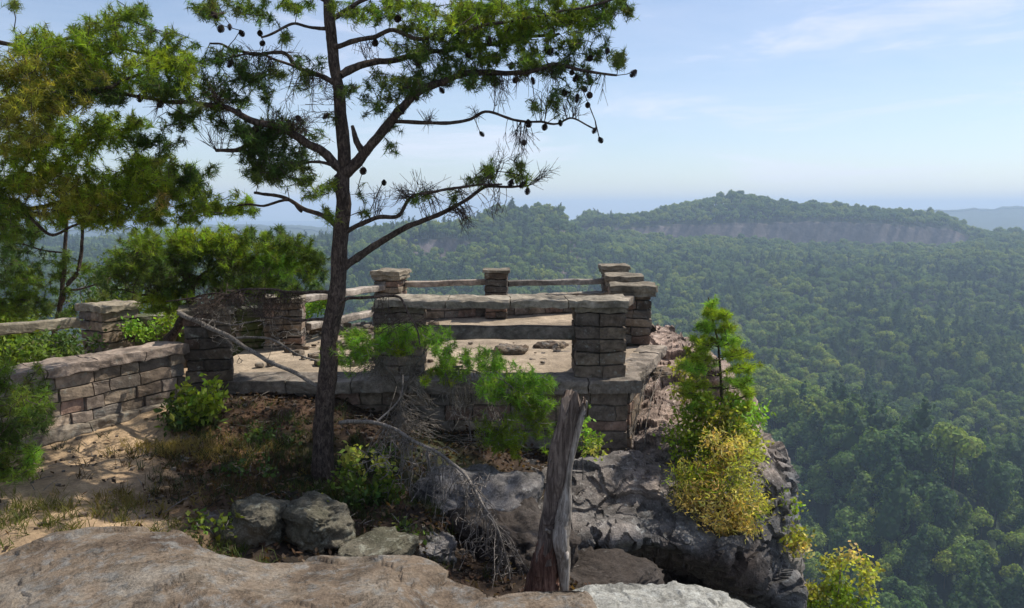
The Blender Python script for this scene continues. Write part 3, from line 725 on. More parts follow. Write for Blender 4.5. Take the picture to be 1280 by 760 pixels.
# right side, top band
B_(640,12,100,16,420,1); B_(560,20,60,22,160,0); B_(680,35,55,25,260,1); B_(610,55,55,16,190,0); B_(640,70,40,12,90,0); B_(735,18,45,18,150,0); B_(775,5,25,10,60,4)
B_(545,75,45,22,170,4); B_(520,105,40,22,130,4); B_(470,125,25,18,50,4); B_(480,105,25,20,50,9); B_(585,100,40,12,60,4)
B_(740,75,40,14,55,9); B_(700,60,20,15,40,4); B_(690,135,20,14,28,9); B_(720,110,25,22,28,4); B_(620,215,22,14,34,1); B_(645,222,26,10,26,1); B_(600,230,26,10,16,9); B_(540,245,30,10,14,9); B_(730,60,40,22,80,4); B_(765,75,22,12,26,9); B_(690,100,40,16,46,4); B_(600,25,80,20,200,2); B_(520,45,50,18,90,9); B_(650,88,50,14,60,9); B_(785,12,16,8,26,9); B_(575,85,50,20,110,0); B_(640,195,25,12,16,9)
B_(480,190,20,10,12,9); B_(495,150,20,14,26,4); B_(665,130,15,10,14,9)
# left side
B_(300,105,45,25,200,4); B_(270,125,35,15,90,0); B_(235,150,45,14,120,4); B_(350,185,42,42,420,4); B_(325,195,30,30,150,4); B_(395,235,30,14,80,1); B_(405,262,15,12,30,1)
B_(280,60,30,20,60,4); B_(390,80,18,15,30,4); B_(340,88,25,10,30,9); B_(290,165,35,14,100,4); B_(235,95,25,20,70,4); B_(280,10,40,14,110,9); B_(340,8,50,14,130,0); B_(450,12,50,14,120,0); B_(500,8,40,14,120,1)
B_(380,120,30,30,26,9); B_(405,150,20,30,16,9); B_(370,50,30,12,24,9); B_(440,105,12,12,20,4); B_(325,210,20,20,60,4); B_(280,262,40,8,40,2); B_(450,265,14,10,12,9); B_(450,240,12,8,6,9); B_(350,215,40,15,90,9)
B_(560,235,30,14,14,9);B_(500,255,25,10,12,9)
# crown above the frame, unseen, added and spread to shade the slope
for q in range(110):
    x,y = rng.uniform(.1,3.4),rng.uniform(6.7,9.5)
    z = .325*y+.2+rng.uniform(0,1.1)
    a_,b2=proj(np.array([x,y,z])); b.append((a_[0],min(b2[0],-42),36,18,y,.3,58,4))
dead=[(560,100,120,20,D,.2,60),(500,80,60,30,D,.2,30),(330,160,90,25,D-.2,.2,60),(200,120,80,15,D-.4,.2,40),(350,80,70,20,D+.2,.2,50),(560,258,80,16,D+.1,.2,34),(560,235,70,12,D-.2,.2,40),(600,140,100,12,D+.2,.2,16),(645,200,40,20,D+.2,.2,34),(570,220,60,20,D,.3,26),(400,160,60,60,D,.3,50),(510,240,40,20,D,.3,24),(420,110,60,50,D,.3,40),(350,385,70,20,D+.2,.3,90),(650,215,36,14,D+.2,.2,24),(300,385,50,25,D+.2,.3,60),(500,400,30,25,D-.4,.2,30),(600,262,40,8,D+.2,.2,10),(700,110,50,25,D,.3,40)]
want=[(745,160),(749,172),(700,78),(715,88),(722,95),(734,92),(741,100),(728,108),(722,118),(737,116),(705,112),(660,88),(690,82),(646,97),(665,97),(740,70),(760,60),(795,88),(735,128),(682,155),(660,150),(600,165),(700,25),(725,30),(712,22),(745,22),(690,30),(640,30),(655,60),(670,62),(690,60),(600,40),(610,45),(575,52),(525,75),(560,100),(550,110),(520,118),(500,135),(640,78),(590,95),(330,52),(300,38),(325,38),(278,32),(265,15),(287,30),(340,150),(300,138),(345,155),(312,186),(372,145),(410,142),(360,180),(240,120),(215,115),(200,125),(175,118),(150,112),(130,120),(455,210),(480,225),(470,50),(530,42),(555,45),(640,225),(660,235),(656,228),(700,150),(655,175),(300,85),(290,75),(240,70),(585,62),(620,66),(500,20)]
cone_at=np.array([P(a,b_,D+random.uniform(-.25,.25)) for a,b_ in want])
big,T,(A,Bp)=pine('pine_tree','tall twisted pine rising beside the platform with dark cones on its branches',(trunkp,.113,.028),limbs,b,root,K=24,L=.062,dead=dead,w=.0028,cones=cone_at)
# cones
import bmesh
def cone_mesh():
    g=Geo(); n=9; th=np.linspace(0,2*np.pi,9)[:-1]
    for k in range(7):
        f=k/6; r=.026*math.sin(math.pi*(.12+.82*f))**.8; z=-.06*f
        for q in range(8):
            a=th[q]+k*.39; c=np.array([math.cos(a),math.sin(a),0]); s=np.array([-math.sin(a),math.cos(a),0])
            p=c*r*.3+np.array([0,0,z]); tip=c*(r+.008)+np.array([0,0,z-.008])
            g.add([p+s*.009+[0,0,.006],p-s*.009+[0,0,.006],tip-s*.006,tip+s*.006,p-[0,0,.012]],[np.array([[0,1,2,3]]),np.array([[3,2,4]])])
    rough_stone(g,0,0,-.03,.026,.026,.055,0,(1,1,1),4,.002,.9)
    v=np.concatenate(g.v); 
    return g
cg=cone_mesh(); cproto=cg.build('pine_cone',M_CONE,big)
for k,(a,b2) in enumerate(want):
    pos=cone_at[k]
    o=cproto if k==0 else cproto.copy()
    if k: C.objects.link(o); o.parent=big
    o.location=tuple(pos-root); s=random.uniform(.7,1.0); o.scale=(s,s,s); o.rotation_euler=(random.uniform(-.8,.8),random.uniform(-.8,.8),random.uniform(0,6))

# ---- other trees and plants
r_=P(-260,560,6.6)
pine('pine_tree','leafy pine leaning in from the left with its yellow-green bough highest',(PL([(-260,560,6.6),(-250,300,6.5),(-230,100,6.4),(-220,-80,6.4)]),.12,.07),
 [LM([(-240,190),(-120,150),(-20,152),(30,132),(60,122)],12,4,6.2),LM([(-240,120),(-100,100),(20,90),(120,70),(200,60)],12,3,6.2),LM([(-235,60),(-100,40),(30,60),(120,40),(170,20)],10,3,6.5),LM([(-240,150),(-60,130),(60,120),(170,100),(230,80)],10,3,5.9)],
 [(50,100,85,42,6.1,.35,650,3),(40,80,80,35,6.3,.3,350,1),(130,80,65,35,6.1,.3,420,2),(195,90,48,28,6.0,.3,300,2),(145,35,32,24,6.2,.3,180,1),(165,15,20,12,6.2,.2,60,0),(215,65,30,22,6.1,.3,110,1),(40,135,50,20,6.0,.3,220,3),(20,170,35,25,6.0,.3,120,3),(60,50,55,14,6.2,.3,150,2),(100,50,25,18,6.2,.3,80,0),(95,120,60,14,5.9,.3,120,4),(195,35,25,10,6.2,.2,26,4),(-70,100,60,50,6.2,.3,220,1),(20,3,20,3,6.2,.2,20,9),(160,115,60,16,5.9,.3,130,4),(230,120,25,14,5.9,.2,60,4)],r_,K=24,L=.065,w=.0028)
r_=P(-220,620,6.9)
pine('pine_tree','yellow-green pine with drooping lower boughs below the highest bough',(PL([(-220,620,6.9),(-200,400,6.8),(-190,220,6.8),(-190,120,6.8)]),.11,.05),
 [LM([(-195,300),(-80,270),(0,230),(40,205),(60,190)],9,3,6.5),LM([(-195,330),(-60,300),(20,262),(70,290),(112,276)],10,3,6.4),LM([(-195,330),(-60,310),(40,260),(130,240),(200,215),(235,230)],9,3,6.7),LM([(-190,240),(-60,200),(60,180),(130,170),(170,160)],8,3,6.6)],
 [(95,165,75,24,6.5,.35,420,1),(60,190,60,22,6.4,.3,260,2),(150,155,40,14,6.5,.3,110,0),(190,180,45,14,6.5,.3,110,4),(130,225,95,30,6.5,.35,700,2),(70,245,65,30,6.4,.3,380,3),(165,250,80,28,6.5,.35,460,2),(200,215,45,25,6.6,.3,220,1),(205,252,14,8,6.4,.1,40,7),(235,235,25,15,6.6,.3,70,1),(240,210,30,16,6.6,.3,60,4),(275,255,45,12,6.8,.3,90,2),(300,262,40,8,6.9,.2,50,0),(235,225,30,18,6.7,.3,90,4),(250,262,35,12,6.7,.3,90,0),(20,270,35,25,6.3,.3,150,0),(120,270,60,16,6.5,.3,200,2),(30,215,40,20,6.3,.3,130,2),(220,270,45,10,6.7,.3,110,0),(-70,230,60,50,6.5,.3,200,1),(265,240,30,12,6.7,.2,30,4),(180,205,20,10,6.4,.2,50,8),(10,240,25,22,6.3,.3,90,0)],r_,K=24,L=.065,w=.0028)
r_=P(60,400,9.8)
pine('pine_tree','dark pine with thin twin stems behind the parapet',(PL([(60,450,9.8),(72,400,9.8),(80,340,9.8),(82,270,9.8)]),.045,.02),
 [(PL([(82,375,9.8),(98,330,9.8),(106,270,9.7)]),.035,.018),(PL([(80,320,9.8),(50,310,9.7),(10,300,9.7)]),.015,.008),(PL([(75,380,9.8),(40,375,9.7),(5,370,9.7)]),.015,.008),(PL([(80,370,9.8),(120,350,9.8),(150,345,9.8)]),.015,.006)],
 [(25,320,40,35,9.7,.4,300,4),(20,370,45,30,9.7,.4,300,0),(60,390,35,14,9.6,.3,110,4),(85,345,18,25,9.8,.3,40,0),(130,335,28,14,9.8,.3,60,0),(15,285,40,18,9.7,.3,130,4),(80,270,70,12,9.8,.3,150,0),(140,375,40,12,9.9,.3,60,9),(50,350,30,20,9.7,.3,120,0)],r_,K=26,L=.085,w=.0035)
r_=P(238,395,8.4)
pine('pine_tree','small spreading pine with grey crooked stem above the dark shaded pier',(PL([(212,425,8.6),(228,398,8.5),(238,375,8.45),(240,352,8.4),(232,332,8.4),(238,310,8.4)]),.055,.02),
 [(PL([(238,372,8.4),(215,365,8.4),(180,370,8.4),(150,360,8.4)]),.018,.006),(PL([(240,352,8.4),(265,335,8.4),(300,325,8.3),(345,322,8.3)]),.02,.006),(PL([(232,340,8.4),(205,320,8.4),(175,312,8.3)]),.018,.006),(PL([(238,378,8.4),(290,370,8.3),(340,372,8.2),(385,368,8.2)]),.016,.006),(PL([(236,325,8.4),(262,305,8.3),(290,300,8.3)]),.014,.006)],
 [(255,302,48,12,8.4,.35,330,2),(210,312,40,14,8.4,.35,230,1),(300,315,45,16,8.3,.35,330,1),(250,330,80,20,8.4,.45,520,4),(190,340,40,20,8.4,.35,200,9),(300,345,55,14,8.3,.35,230,0),(345,332,26,14,8.2,.25,220,5),(345,305,25,14,8.3,.3,110,0),(205,372,35,12,8.3,.2,90,2),(160,330,25,14,8.4,.3,70,0),(375,310,22,14,8.2,.2,110,0),(170,320,34,22,8.5,.3,200,0),(260,292,90,8,8.4,.3,160,2),(330,296,40,10,8.3,.3,90,4),(400,330,14,12,8.3,.2,40,4),(200,295,40,14,8.5,.3,130,1),(150,345,30,20,8.5,.3,140,4),(385,335,18,14,8.3,.2,70,0),(240,360,50,12,8.4,.3,130,4),(330,360,45,10,8.3,.3,120,0),(210,385,20,10,8.3,.2,60,0)],r_,K=26,L=.07,w=.0030,
 dead=[(270,350,80,25,8.3,.3,160),(180,350,40,20,8.3,.3,50),(300,385,60,16,8.1,.3,90)])
r_=P(500,560,7.0)
pine('pine_sapling','bright green pine bough spreading in front of the platform wall on grey stems',(PL([(488,585,7.2),(497,540,7.1),(500,505,7.0),(510,480,6.9),(540,462,6.8),(580,458,6.7)]),.018,.010),
 [(PL([(500,500,7.0),(490,470,6.9),(470,445,6.8),(440,425,6.8)]),.012,.006),(PL([(540,462,6.8),(600,465,6.6),(640,480,6.5),(665,510,6.5)]),.010,.005),(PL([(500,505,7.0),(520,450,6.8),(540,430,6.8)]),.010,.005),(PL([(640,480,6.5),(630,520,6.5),(618,545,6.5)]),.007,.004),(PL([(462,440,6.8),(500,440,6.8),(530,455,6.8)]),.008,.004)],
 [(500,418,62,13,6.8,.25,330,5),(432,440,30,24,6.6,.2,140,5),(480,440,40,12,6.8,.2,80,2),(590,452,50,13,6.7,.25,230,5),(640,480,48,20,6.5,.25,300,5),(662,522,26,32,6.5,.2,200,1),(545,468,28,12,6.8,.2,60,2),(622,535,22,22,6.5,.2,110,1),(680,490,14,20,6.5,.15,90,5),(636,555,14,16,6.5,.15,50,2),(555,430,25,10,6.8,.2,70,5)],r_,cat='sapling',K=26,L=.062,w=.0026,bark=M_DEAD,twig=.0028,
 dead=[(485,460,35,22,6.8,.2,120),(500,520,25,30,7.0,.2,60),(560,520,50,30,6.8,.2,60),(600,500,40,20,6.7,.2,60)])
# conifer sapling on the cliff
r_=P(905,560,7.7); tr=PL([(905,575,7.8),(903,520,7.7),(900,460,7.7),(893,410,7.7),(886,372,7.7)]); lim=[];bl=[]
for k,(yy,hw) in enumerate([(395,16),(412,22),(430,32),(448,40),(466,48),(484,50),(500,46),(518,40)]):
    for s in (-1,1):
        for dz in (-.22,.22):
            xx=897+(yy-440)*.03; x2=xx+s*hw*random.uniform(.75,1.1); y2=yy-hw*random.uniform(.05,.35)
            lim.append((PL([(xx,yy,7.7),((xx+x2)/2,yy-2,7.7+dz*.5),(x2,y2,7.7+dz)]),.007,.003))
            for f in (.35,.6,.85): bl.append((xx+(x2-xx)*f, yy+(y2-yy)*f-2, max(5,hw*.24), 4, 7.7+dz*f,.06, 9, 2 if (k+s)%3 else 5))
bl.append((886,380,6,10,7.7,.05,22,5))
pine('pine_sapling','upright bright green young pine standing on the cliff above the yellow shrub',(tr,.022,.006),lim,bl,r_,cat='sapling',K=24,L=.085,w=.003,twig=.003)
def shrub(name,label,stems,blobs,root,leaf=dict(K=7,L=.05,w=.017,spread=.045),bark=None,cat='shrub',group=None,twig=.0025):
    t=thing(name,label,cat,root,group); g=Geo(); cs=[tube(g,s[0],s[1],s[2],6,n=8,wob=.01) for s in stems]
    T,tint=blob_points(blobs); A,B,dirs,size=grow(np.concatenate(cs),T,.12,.0); segs_tubes(g,A,B,np.full(len(A),twig),np.full(len(A),twig*.7)); g.build('stems',bark or M_DEAD,t,False,root)
    g=Geo(); leaves(g,T,tcols(tint),**leaf); g.build('foliage',M_LEAF,t,False,root); return t
r_=P(880,570,7.7)
shrub('shrub','olive green shrub around the foot of the young pine on the cliff',[(PL([(880,580,7.7),(872,540,7.6),(865,510,7.6)]),.01,.005),(PL([(890,580,7.7),(910,545,7.6),(930,520,7.6)]),.01,.005)],
 [(868,545,26,26,7.5,.2,130,2),(862,480,14,26,7.9,.2,60,8),(905,540,34,22,7.5,.2,170,3),(930,520,20,22,7.6,.2,80,5),(885,515,35,14,7.6,.2,110,2),(850,460,9,20,8.2,.2,30,8),(925,560,22,18,7.4,.2,90,8)],r_)
r_=P(895,630,7.0)
shrub('shrub','golden yellow shrub hanging over the lip of the cliff',[(PL([(880,640,7.1),(875,600,6.9),(870,570,6.9)]),.01,.005),(PL([(900,650,7.0),(915,610,6.8),(925,575,6.8)]),.01,.005),(PL([(900,640,7.0),(935,630,6.8),(950,640,6.8)]),.008,.004)],
 [(880,600,32,26,6.9,.15,120,2),(868,625,20,28,6.8,.12,110,7),(905,628,36,26,6.7,.2,150,7),(893,658,16,12,6.7,.1,50,7),(858,640,8,16,6.8,.1,26,7),(935,600,22,40,6.8,.15,140,8),(950,640,14,22,6.8,.12,46,8),(900,585,28,14,6.9,.12,60,6),(855,590,14,20,6.9,.1,40,3),(905,560,34,14,7.0,.15,60,7),(920,655,30,10,6.7,.1,60,7)],r_,leaf=dict(K=8,L=.06,w=.008,spread=.04,upb=.1))
r_=P(1040,800,6.9)
shrub('shrub','yellow-leaved shrub at the bottom of the picture against the green valley',[(PL([(1000,960,7.95),(1030,850,7.2),(1045,760,6.9),(1052,700,6.9)]),.016,.006),(PL([(1040,820,7.0),(1070,760,6.9),(1078,715,6.9)]),.010,.004),(PL([(1035,840,7.0),(1010,780,6.9),(1005,745,6.9)]),.010,.004)],
 [(1050,705,14,16,6.9,.12,36,8),(1045,735,22,18,6.9,.15,60,2),(1078,725,12,22,6.9,.12,50,8),(1025,745,20,12,6.9,.12,44,3),(1005,750,18,12,6.9,.12,40,2),(1055,755,28,12,6.9,.15,70,2),(1062,695,10,8,6.9,.1,12,7)],r_,leaf=dict(K=6,L=.055,w=.018,spread=.04))
r_=P(985,700,7.1)
shrub('shrub','thin red-tinged shrub on the cliff nose',[(PL([(985,720,7.1),(992,690,7.0),(995,660,7.0)]),.007,.004)],[(992,665,9,22,7.0,.1,40,3),(985,625,12,12,7.2,.1,24,2),(1000,690,8,12,7.0,.1,16,7)],r_)
r_=P(240,520,7.3)
shrub('shrub','broadleaf shrub at the foot of the dark shaded pier',[(PL([(230,545,7.1),(225,510,7.1),(215,490,7.1)]),.009,.004),(PL([(240,545,7.1),(255,510,7.0),(275,495,7.0)]),.009,.004)],[(240,508,32,16,7.0,.15,90,1),(215,515,16,20,7.0,.12,50,4),(270,498,18,12,7.0,.12,40,2),(240,525,28,12,7.0,.12,50,4)],r_,leaf=dict(K=5,L=.08,w=.022,spread=.05))
r_=P(460,640,5.9)
shrub('shrub','small bright-leaved bush right of the pine trunk base',[(PL([(455,650,5.9),(448,610,5.9),(440,580,5.9)]),.008,.004),(PL([(465,650,5.8),(480,610,5.8),(490,590,5.8)]),.008,.004)],[(450,600,26,18,5.8,.15,40,0),(470,585,22,10,5.8,.12,18,8),(460,630,34,18,5.7,.15,80,4),(400,640,18,10,5.2,.1,26,8),(440,575,12,14,5.9,.1,24,8),(500,680,18,14,5.3,.1,26,4),(475,615,22,10,5.8,.12,24,0)],r_,leaf=dict(K=5,L=.06,w=.020,spread=.04))
r_=P(725,560,6.6)
shrub('shrub','sprig of yellow-green leaves right of the snag top',[(PL([(728,600,6.6),(728,560,6.5),(722,530,6.5)]),.006,.003)],[(735,548,13,14,6.5,.08,22,1),(722,528,8,12,6.5,.08,20,5),(748,556,8,8,6.5,.06,10,8)],r_)
r_=P(20,600,5.4)
pine('pine_sapling','dark green young pine at the left border beside the sandy path',(PL([(-40,660,5.4),(-30,600,5.3),(-20,540,5.3),(-22,480,5.3)]),.02,.008),
 [(PL([(-30,600,5.3),(0,590,5.2),(40,585,5.1)]),.008,.004),(PL([(-22,540,5.3),(20,530,5.2),(60,520,5.1)]),.008,.004),(PL([(-22,500,5.3),(10,495,5.2),(45,500,5.1)]),.008,.004)],
 [(25,470,45,16,5.4,.2,120,0),(15,505,46,22,5.2,.2,260,0),(45,520,28,16,5.1,.2,120,4),(15,545,35,14,5.2,.2,130,4),(10,580,35,20,5.2,.2,180,0),(30,570,20,12,5.1,.2,60,5),(-40,540,30,40,5.2,.2,100,0)],r_,cat='sapling',K=24,L=.06)
r_=P(200,410,9.0)
shrub('shrub','bright green low bush growing against the mossy wall',[(PL([(200,440,8.8),(195,415,8.8),(190,405,8.8)]),.008,.004)],[(190,410,30,9,8.8,.15,90,5),(215,400,14,10,8.8,.12,30,2)],r_)
r_=P(390,390,10.6)
shrub('shrub','green bush beyond the pale rails behind the big trunk',[(PL([(380,420,10.9),(388,400,10.9),(392,385,10.8)]),.008,.004)],[(390,388,26,8,10.8,.2,110,5),(400,375,16,6,10.8,.2,40,2)],r_)
r_=P(-30,450,6.9)
shrub('shrub','mixed green bushes behind the sunlit brick wall at the left border',[(PL([(-30,480,7.3),(0,440,7.3),(40,430,7.3)]),.01,.005)],[(30,440,60,12,7.4,.2,160,0),(-20,440,50,14,7.3,.2,120,1),(90,430,30,8,7.6,.2,50,4)],r_,leaf=dict(K=6,L=.06,w=.018,spread=.05))


# trees just beyond the platform, and brush on the slope left of it
r_=P(345,460,21)
pine('pine_tree','blue-green pine top showing behind the platform just left of the big trunk',(PL([(345,520,21),(347,400,21),(350,290,21)]),.12,.03),[],
 [(350,292,5,8,21,.3,30,4),(350,310,14,8,21,.5,90,4),(348,330,24,10,21,.7,160,4),(348,352,30,10,21,.8,200,4),(346,378,36,14,21,.8,240,4)],r_,K=22,L=.22,w=.012,twig=.006,maxseg=.4)
r_=P(300,460,24)
pine('pine_tree','blue-green pine behind the small spreading pine, lower than its neighbour',(PL([(300,520,24),(302,400,24),(303,305,24)]),.12,.03),[],
 [(303,308,6,8,24,.3,30,4),(302,325,18,9,24,.6,100,4),(300,345,26,10,24,.8,160,4),(300,370,34,14,24,.8,200,4),(385,318,12,10,24,.6,50,4),(385,345,18,14,24,.6,100,4),(390,375,22,12,24,.6,100,4)],r_,K=22,L=.24,w=.013,twig=.006,maxseg=.5)
r_=P(150,440,12)
shrub('shrub','thicket of grey twigs and sparse leaves behind the two-toned pier',[(PL([(150,470,12),(145,420,12),(140,370,12)]),.02,.008),(PL([(160,470,12),(185,410,12),(195,360,12)]),.02,.008),(PL([(140,470,12),(110,410,12),(100,360,12)]),.02,.008)],
 [(150,350,50,22,12,.5,170,4),(190,375,40,18,12,.4,130,0),(120,380,45,16,12,.4,110,4),(150,395,70,12,12,.4,110,2),(215,345,30,18,12,.4,80,4)],r_,leaf=dict(K=6,L=.08,w=.022,spread=.08),twig=.006)
r_=P(30,400,10.5)
shrub('shrub','deep green thicket below the left rail',[(PL([(30,520,10.5),(25,440,10.5),(20,380,10.5)]),.02,.008),(PL([(40,520,10.5),(70,450,10.5),(80,420,10.5)]),.02,.008)],
 [(30,430,55,22,10.3,.4,260,0),(10,400,40,16,10.3,.3,120,2),(70,440,30,14,10.0,.3,110,4)],r_,leaf=dict(K=7,L=.08,w=.026,spread=.08),twig=.005)
r_=P(340,545,6.9)
for (a,b2,d,n,ti,lab) in [(345,545,6.9,60,4,'low dark green seedlings under the leaning dead branch'),(310,590,6.0,40,4,'dark seedlings in leaf litter above the round mossy boulder'),(270,655,4.8,26,0,'little green sprig in the dark hollow above the broad boulder'),(470,560,6.8,44,4,'dark leafy seedlings right of the pine trunk below the wall'),(560,600,6.6,40,4,'dark seedlings beside the grey boulder under the wall'),(505,670,5.2,36,0,'pale green sprig in the hollow under the drooping dead bough')]:
    q=P(a,b2+14,d); q[2]=ground_full(q[0],q[1])
    shrub('seedling',lab,[(np.array([q,q+np.array([.02,.01,.12])]),.004,.002),(np.array([q,q+np.array([-.1,.05,.1])]),.004,.002),(np.array([q,q+np.array([.12,-.03,.08])]),.004,.002)],[(a,b2,26,12,d,.12,n,ti)],q,leaf=dict(K=5,L=.05,w=.017,spread=.04),cat='seedling')

# ---- dead wood
def deadwood(name,label,limbs,twblobs,root,m=None,cat='branch',sag=.0,twig=.003,maxseg=.14):
    t=thing(name,label,cat,root); cs=[]; 
    for i,lp in enumerate(limbs):
        g=Geo(); cs.append(tube(g,lp[0],lp[1],lp[2],8,wob=.02,seed=i*5,knob=.15)); g.build('limb',m or M_DEAD,t,True,root)
    if twblobs:
        T,_=blob_points(twblobs); A,B,_,s=grow(np.concatenate(cs),T,maxseg,sag); g=Geo(); r=np.clip(twig*(1+s*1.5),twig,.007); segs_tubes(g,A,B,r,r*.6,4); o=g.build('twigs',m or M_DEAD,t,False,root); o['kind']='stuff'
    return t
deadwood('dead_branch','bare pale branch leaning down from the shaded pier to the pine trunk',[(PL([(222,390,7.3),(270,413,7.1),(330,447,6.8),(400,482,6.4)]),.026,.017),(PL([(290,423,7.0),(340,425,6.9),(365,440,6.8),(395,452,6.7)]),.013,.008),(PL([(240,398,7.2),(290,405,7.2),(330,400,7.1)]),.012,.006)],
 [(300,400,55,25,7.0,.25,150),(350,415,40,20,6.9,.2,110),(320,440,40,12,6.9,.2,50)],P(222,390,7.3))
bough=deadwood('dead_bough','long arching dead bough drooping with hanging twigs over grey boulder',[(PL([(425,528,6.2),(470,530,6.0),(510,545,5.8),(560,578,5.55),(600,620,5.25),(625,670,5.1),(638,735,5.0)]),.019,.006),(PL([(535,562,5.7),(540,610,5.65),(543,650,5.6),(533,685,5.6)]),.011,.005),(PL([(590,610,5.45),(605,650,5.4),(605,700,5.4)]),.007,.003),(PL([(470,530,6.0),(495,505,6.1),(505,470,6.2)]),.009,.005)],
 [(480,590,35,40,5.8,.15,120),(530,590,45,30,5.7,.15,150),(590,660,22,45,5.2,.12,60),(620,690,16,40,5.1,.1,60),(600,610,25,25,5.3,.12,60)],P(425,528,6.2),sag=-.25,twig=.004)
deadwood('dead_branch','thin grey dead stick lying on the litter by the sandy path',[(PL([(150,590,6.0),(185,572,6.3),(215,585,6.2),(260,570,6.4)])+np.array([0,0,.03]),.010,.005)],[(200,580,40,10,6.2,.1,20)],P(200,580,6.2))
deadwood('dead_branch','tangle of fine grey sticks at the foot of the corner pier',[(PL([(790,540,8.0),(800,500,8.1),(810,455,8.4)]),.006,.004),(PL([(805,560,7.8),(812,510,8.2),(828,460,8.8)]),.006,.003)],[(808,490,16,40,8.3,.15,60)],P(800,540,8.0))
g=Geo(); bo=cr_resample(PL([(425,528,6.2),(470,530,6.0),(510,545,5.8),(560,578,5.55),(600,620,5.25),(625,670,5.1),(638,735,5.0)]),200)
A_=[];B2_=[]
for q in range(150):
    f=random.uniform(.12,1)**.75; p=bo[int(f*199)].copy(); L=random.uniform(.10,.50)*(1 if f>.35 else .6); h=np.array([random.gauss(0,.3),random.gauss(0,.3),-.55+.5*random.random()])
    for k in range(5):
        h=h+np.array([random.gauss(0,.14),random.gauss(0,.14),-.28]); st=h/np.linalg.norm(h)*L/5; A_.append(p.copy()); p=p+st; B2_.append(p.copy())
        if random.random()<.5: e=p+np.array([random.gauss(0,.05),random.gauss(0,.05),random.uniform(-.08,.02)]); A_.append(p.copy()); B2_.append(e)
segs_tubes(g,np.array(A_),np.array(B2_),np.full(len(A_),.0032),np.full(len(A_),.0022),4)
g.build('hanging_twigs',M_DEAD,bough,False,P(425,528,6.2))['kind']='stuff'
# vines / roots on rock under wall
deadwood('dead_branch','dry stems standing in the shade against the retaining wall',[(PL([(455,600,6.9),(470,560,7.2),(490,500,7.4),(496,470,7.5)]),.008,.004),(PL([(520,600,7.0),(510,540,7.3),(500,500,7.5)]),.007,.004),(PL([(590,560,7.5),(588,520,7.6),(600,490,7.6)]),.007,.003)],[(500,540,45,30,7.3,.1,50),(590,530,30,30,7.4,.1,30)],P(480,600,7.0))

# ---- the snag
ds=4.7; root=P(680,790,ds)
t=thing('snag','weathered leaning dead tree stump with red heartwood and a pale stripped edge','dead tree',root)
def snag(geo,pts,ws,sides=48,n=140,clip=None,seed=3,push=(0,0,0),flat=1.):
    c=cr_resample(np.array(pts),n); r=cr_resample(np.array(ws,float)[:,None],n)[:,0]
    th=np.linspace(0,2*np.pi,sides+1)[:-1]
    v=c[:,None]+r[:,None,None]*np.stack([np.cos(th),np.sin(th)*flat,0*th],1)[None]
    gro=1+.20*np.abs(vnoise(np.stack([np.broadcast_to(np.cos(th)*2.6,(n,sides)),np.broadcast_to(np.sin(th)*2.6,(n,sides)),np.broadcast_to(np.linspace(0,4,n)[:,None],(n,sides))],-1),seed))+.10*fbm(v*np.array([14,14,5.]),4,seed)-.10*(np.abs(vnoise(v*np.array([20,20,2.5]),seed+8))<.12)
    v=c[:,None]+(v-c[:,None])*gro[...,None]+np.array(push)
    # splintered top
    k=np.linspace(0,1,n); topm=np.clip((k-.9)/.1,0,1)[:,None]
    v[...,2]+=topm*.10*vnoise(np.stack([np.broadcast_to(np.cos(th)*4,(n,sides)),np.broadcast_to(np.sin(th)*4,(n,sides)),np.zeros((n,sides))],-1),seed+4)
    i=np.arange(n-1)[:,None]*sides; j=np.arange(sides)[None]; p=(i+j).ravel(); q=(i+(j+1)%sides).ravel()
    geo.add(v.reshape(-1,3),[np.stack([p,q,q+sides,p+sides],1),(np.arange(sides)+(n-1)*sides)[None]])
w2=lambda l:[x*ds/F/2 for x in l]
g=Geo(); snag(g,PL([(683,700,ds),(689,665,ds),(692,635,ds),(697,590,ds),(706,545,ds),(716,502,ds)]),w2([34,31,27,28,28,30])); g.build('trunk',M_SNAG,t,True,root)
g=Geo(); snag(g,PL([(664,800,ds),(670,765,ds),(679,725,ds),(686,685,ds),(690,655,ds)]),w2([60,50,40,33,20]),seed=8); g.build('heartwood',M_RED,t,True,root)
g=Geo(); snag(g,PL([(705,750,ds-.06),(705,705,ds-.07),(702,668,ds-.09),(707,630,ds-.07),(712,585,ds-.06),(723,535,ds-.05),(733,506,ds-.05)]),w2([8,16,21,16,8,8,6]),sides=12,seed=12); g.build('stripped_edge',M_PALEW,t,True,root)
g=Geo(); tube(g,PL([(700,680,ds-.03),(707,690,ds-.12),(708,700,ds-.15)]),.02,.012,8,n=8,knob=.3); tube(g,PL([(692,668,ds-.04),(682,662,ds-.12)]),.018,.008,8,n=8,knob=.3); g.build('broken_stub',M_PALEW,t,True,root)

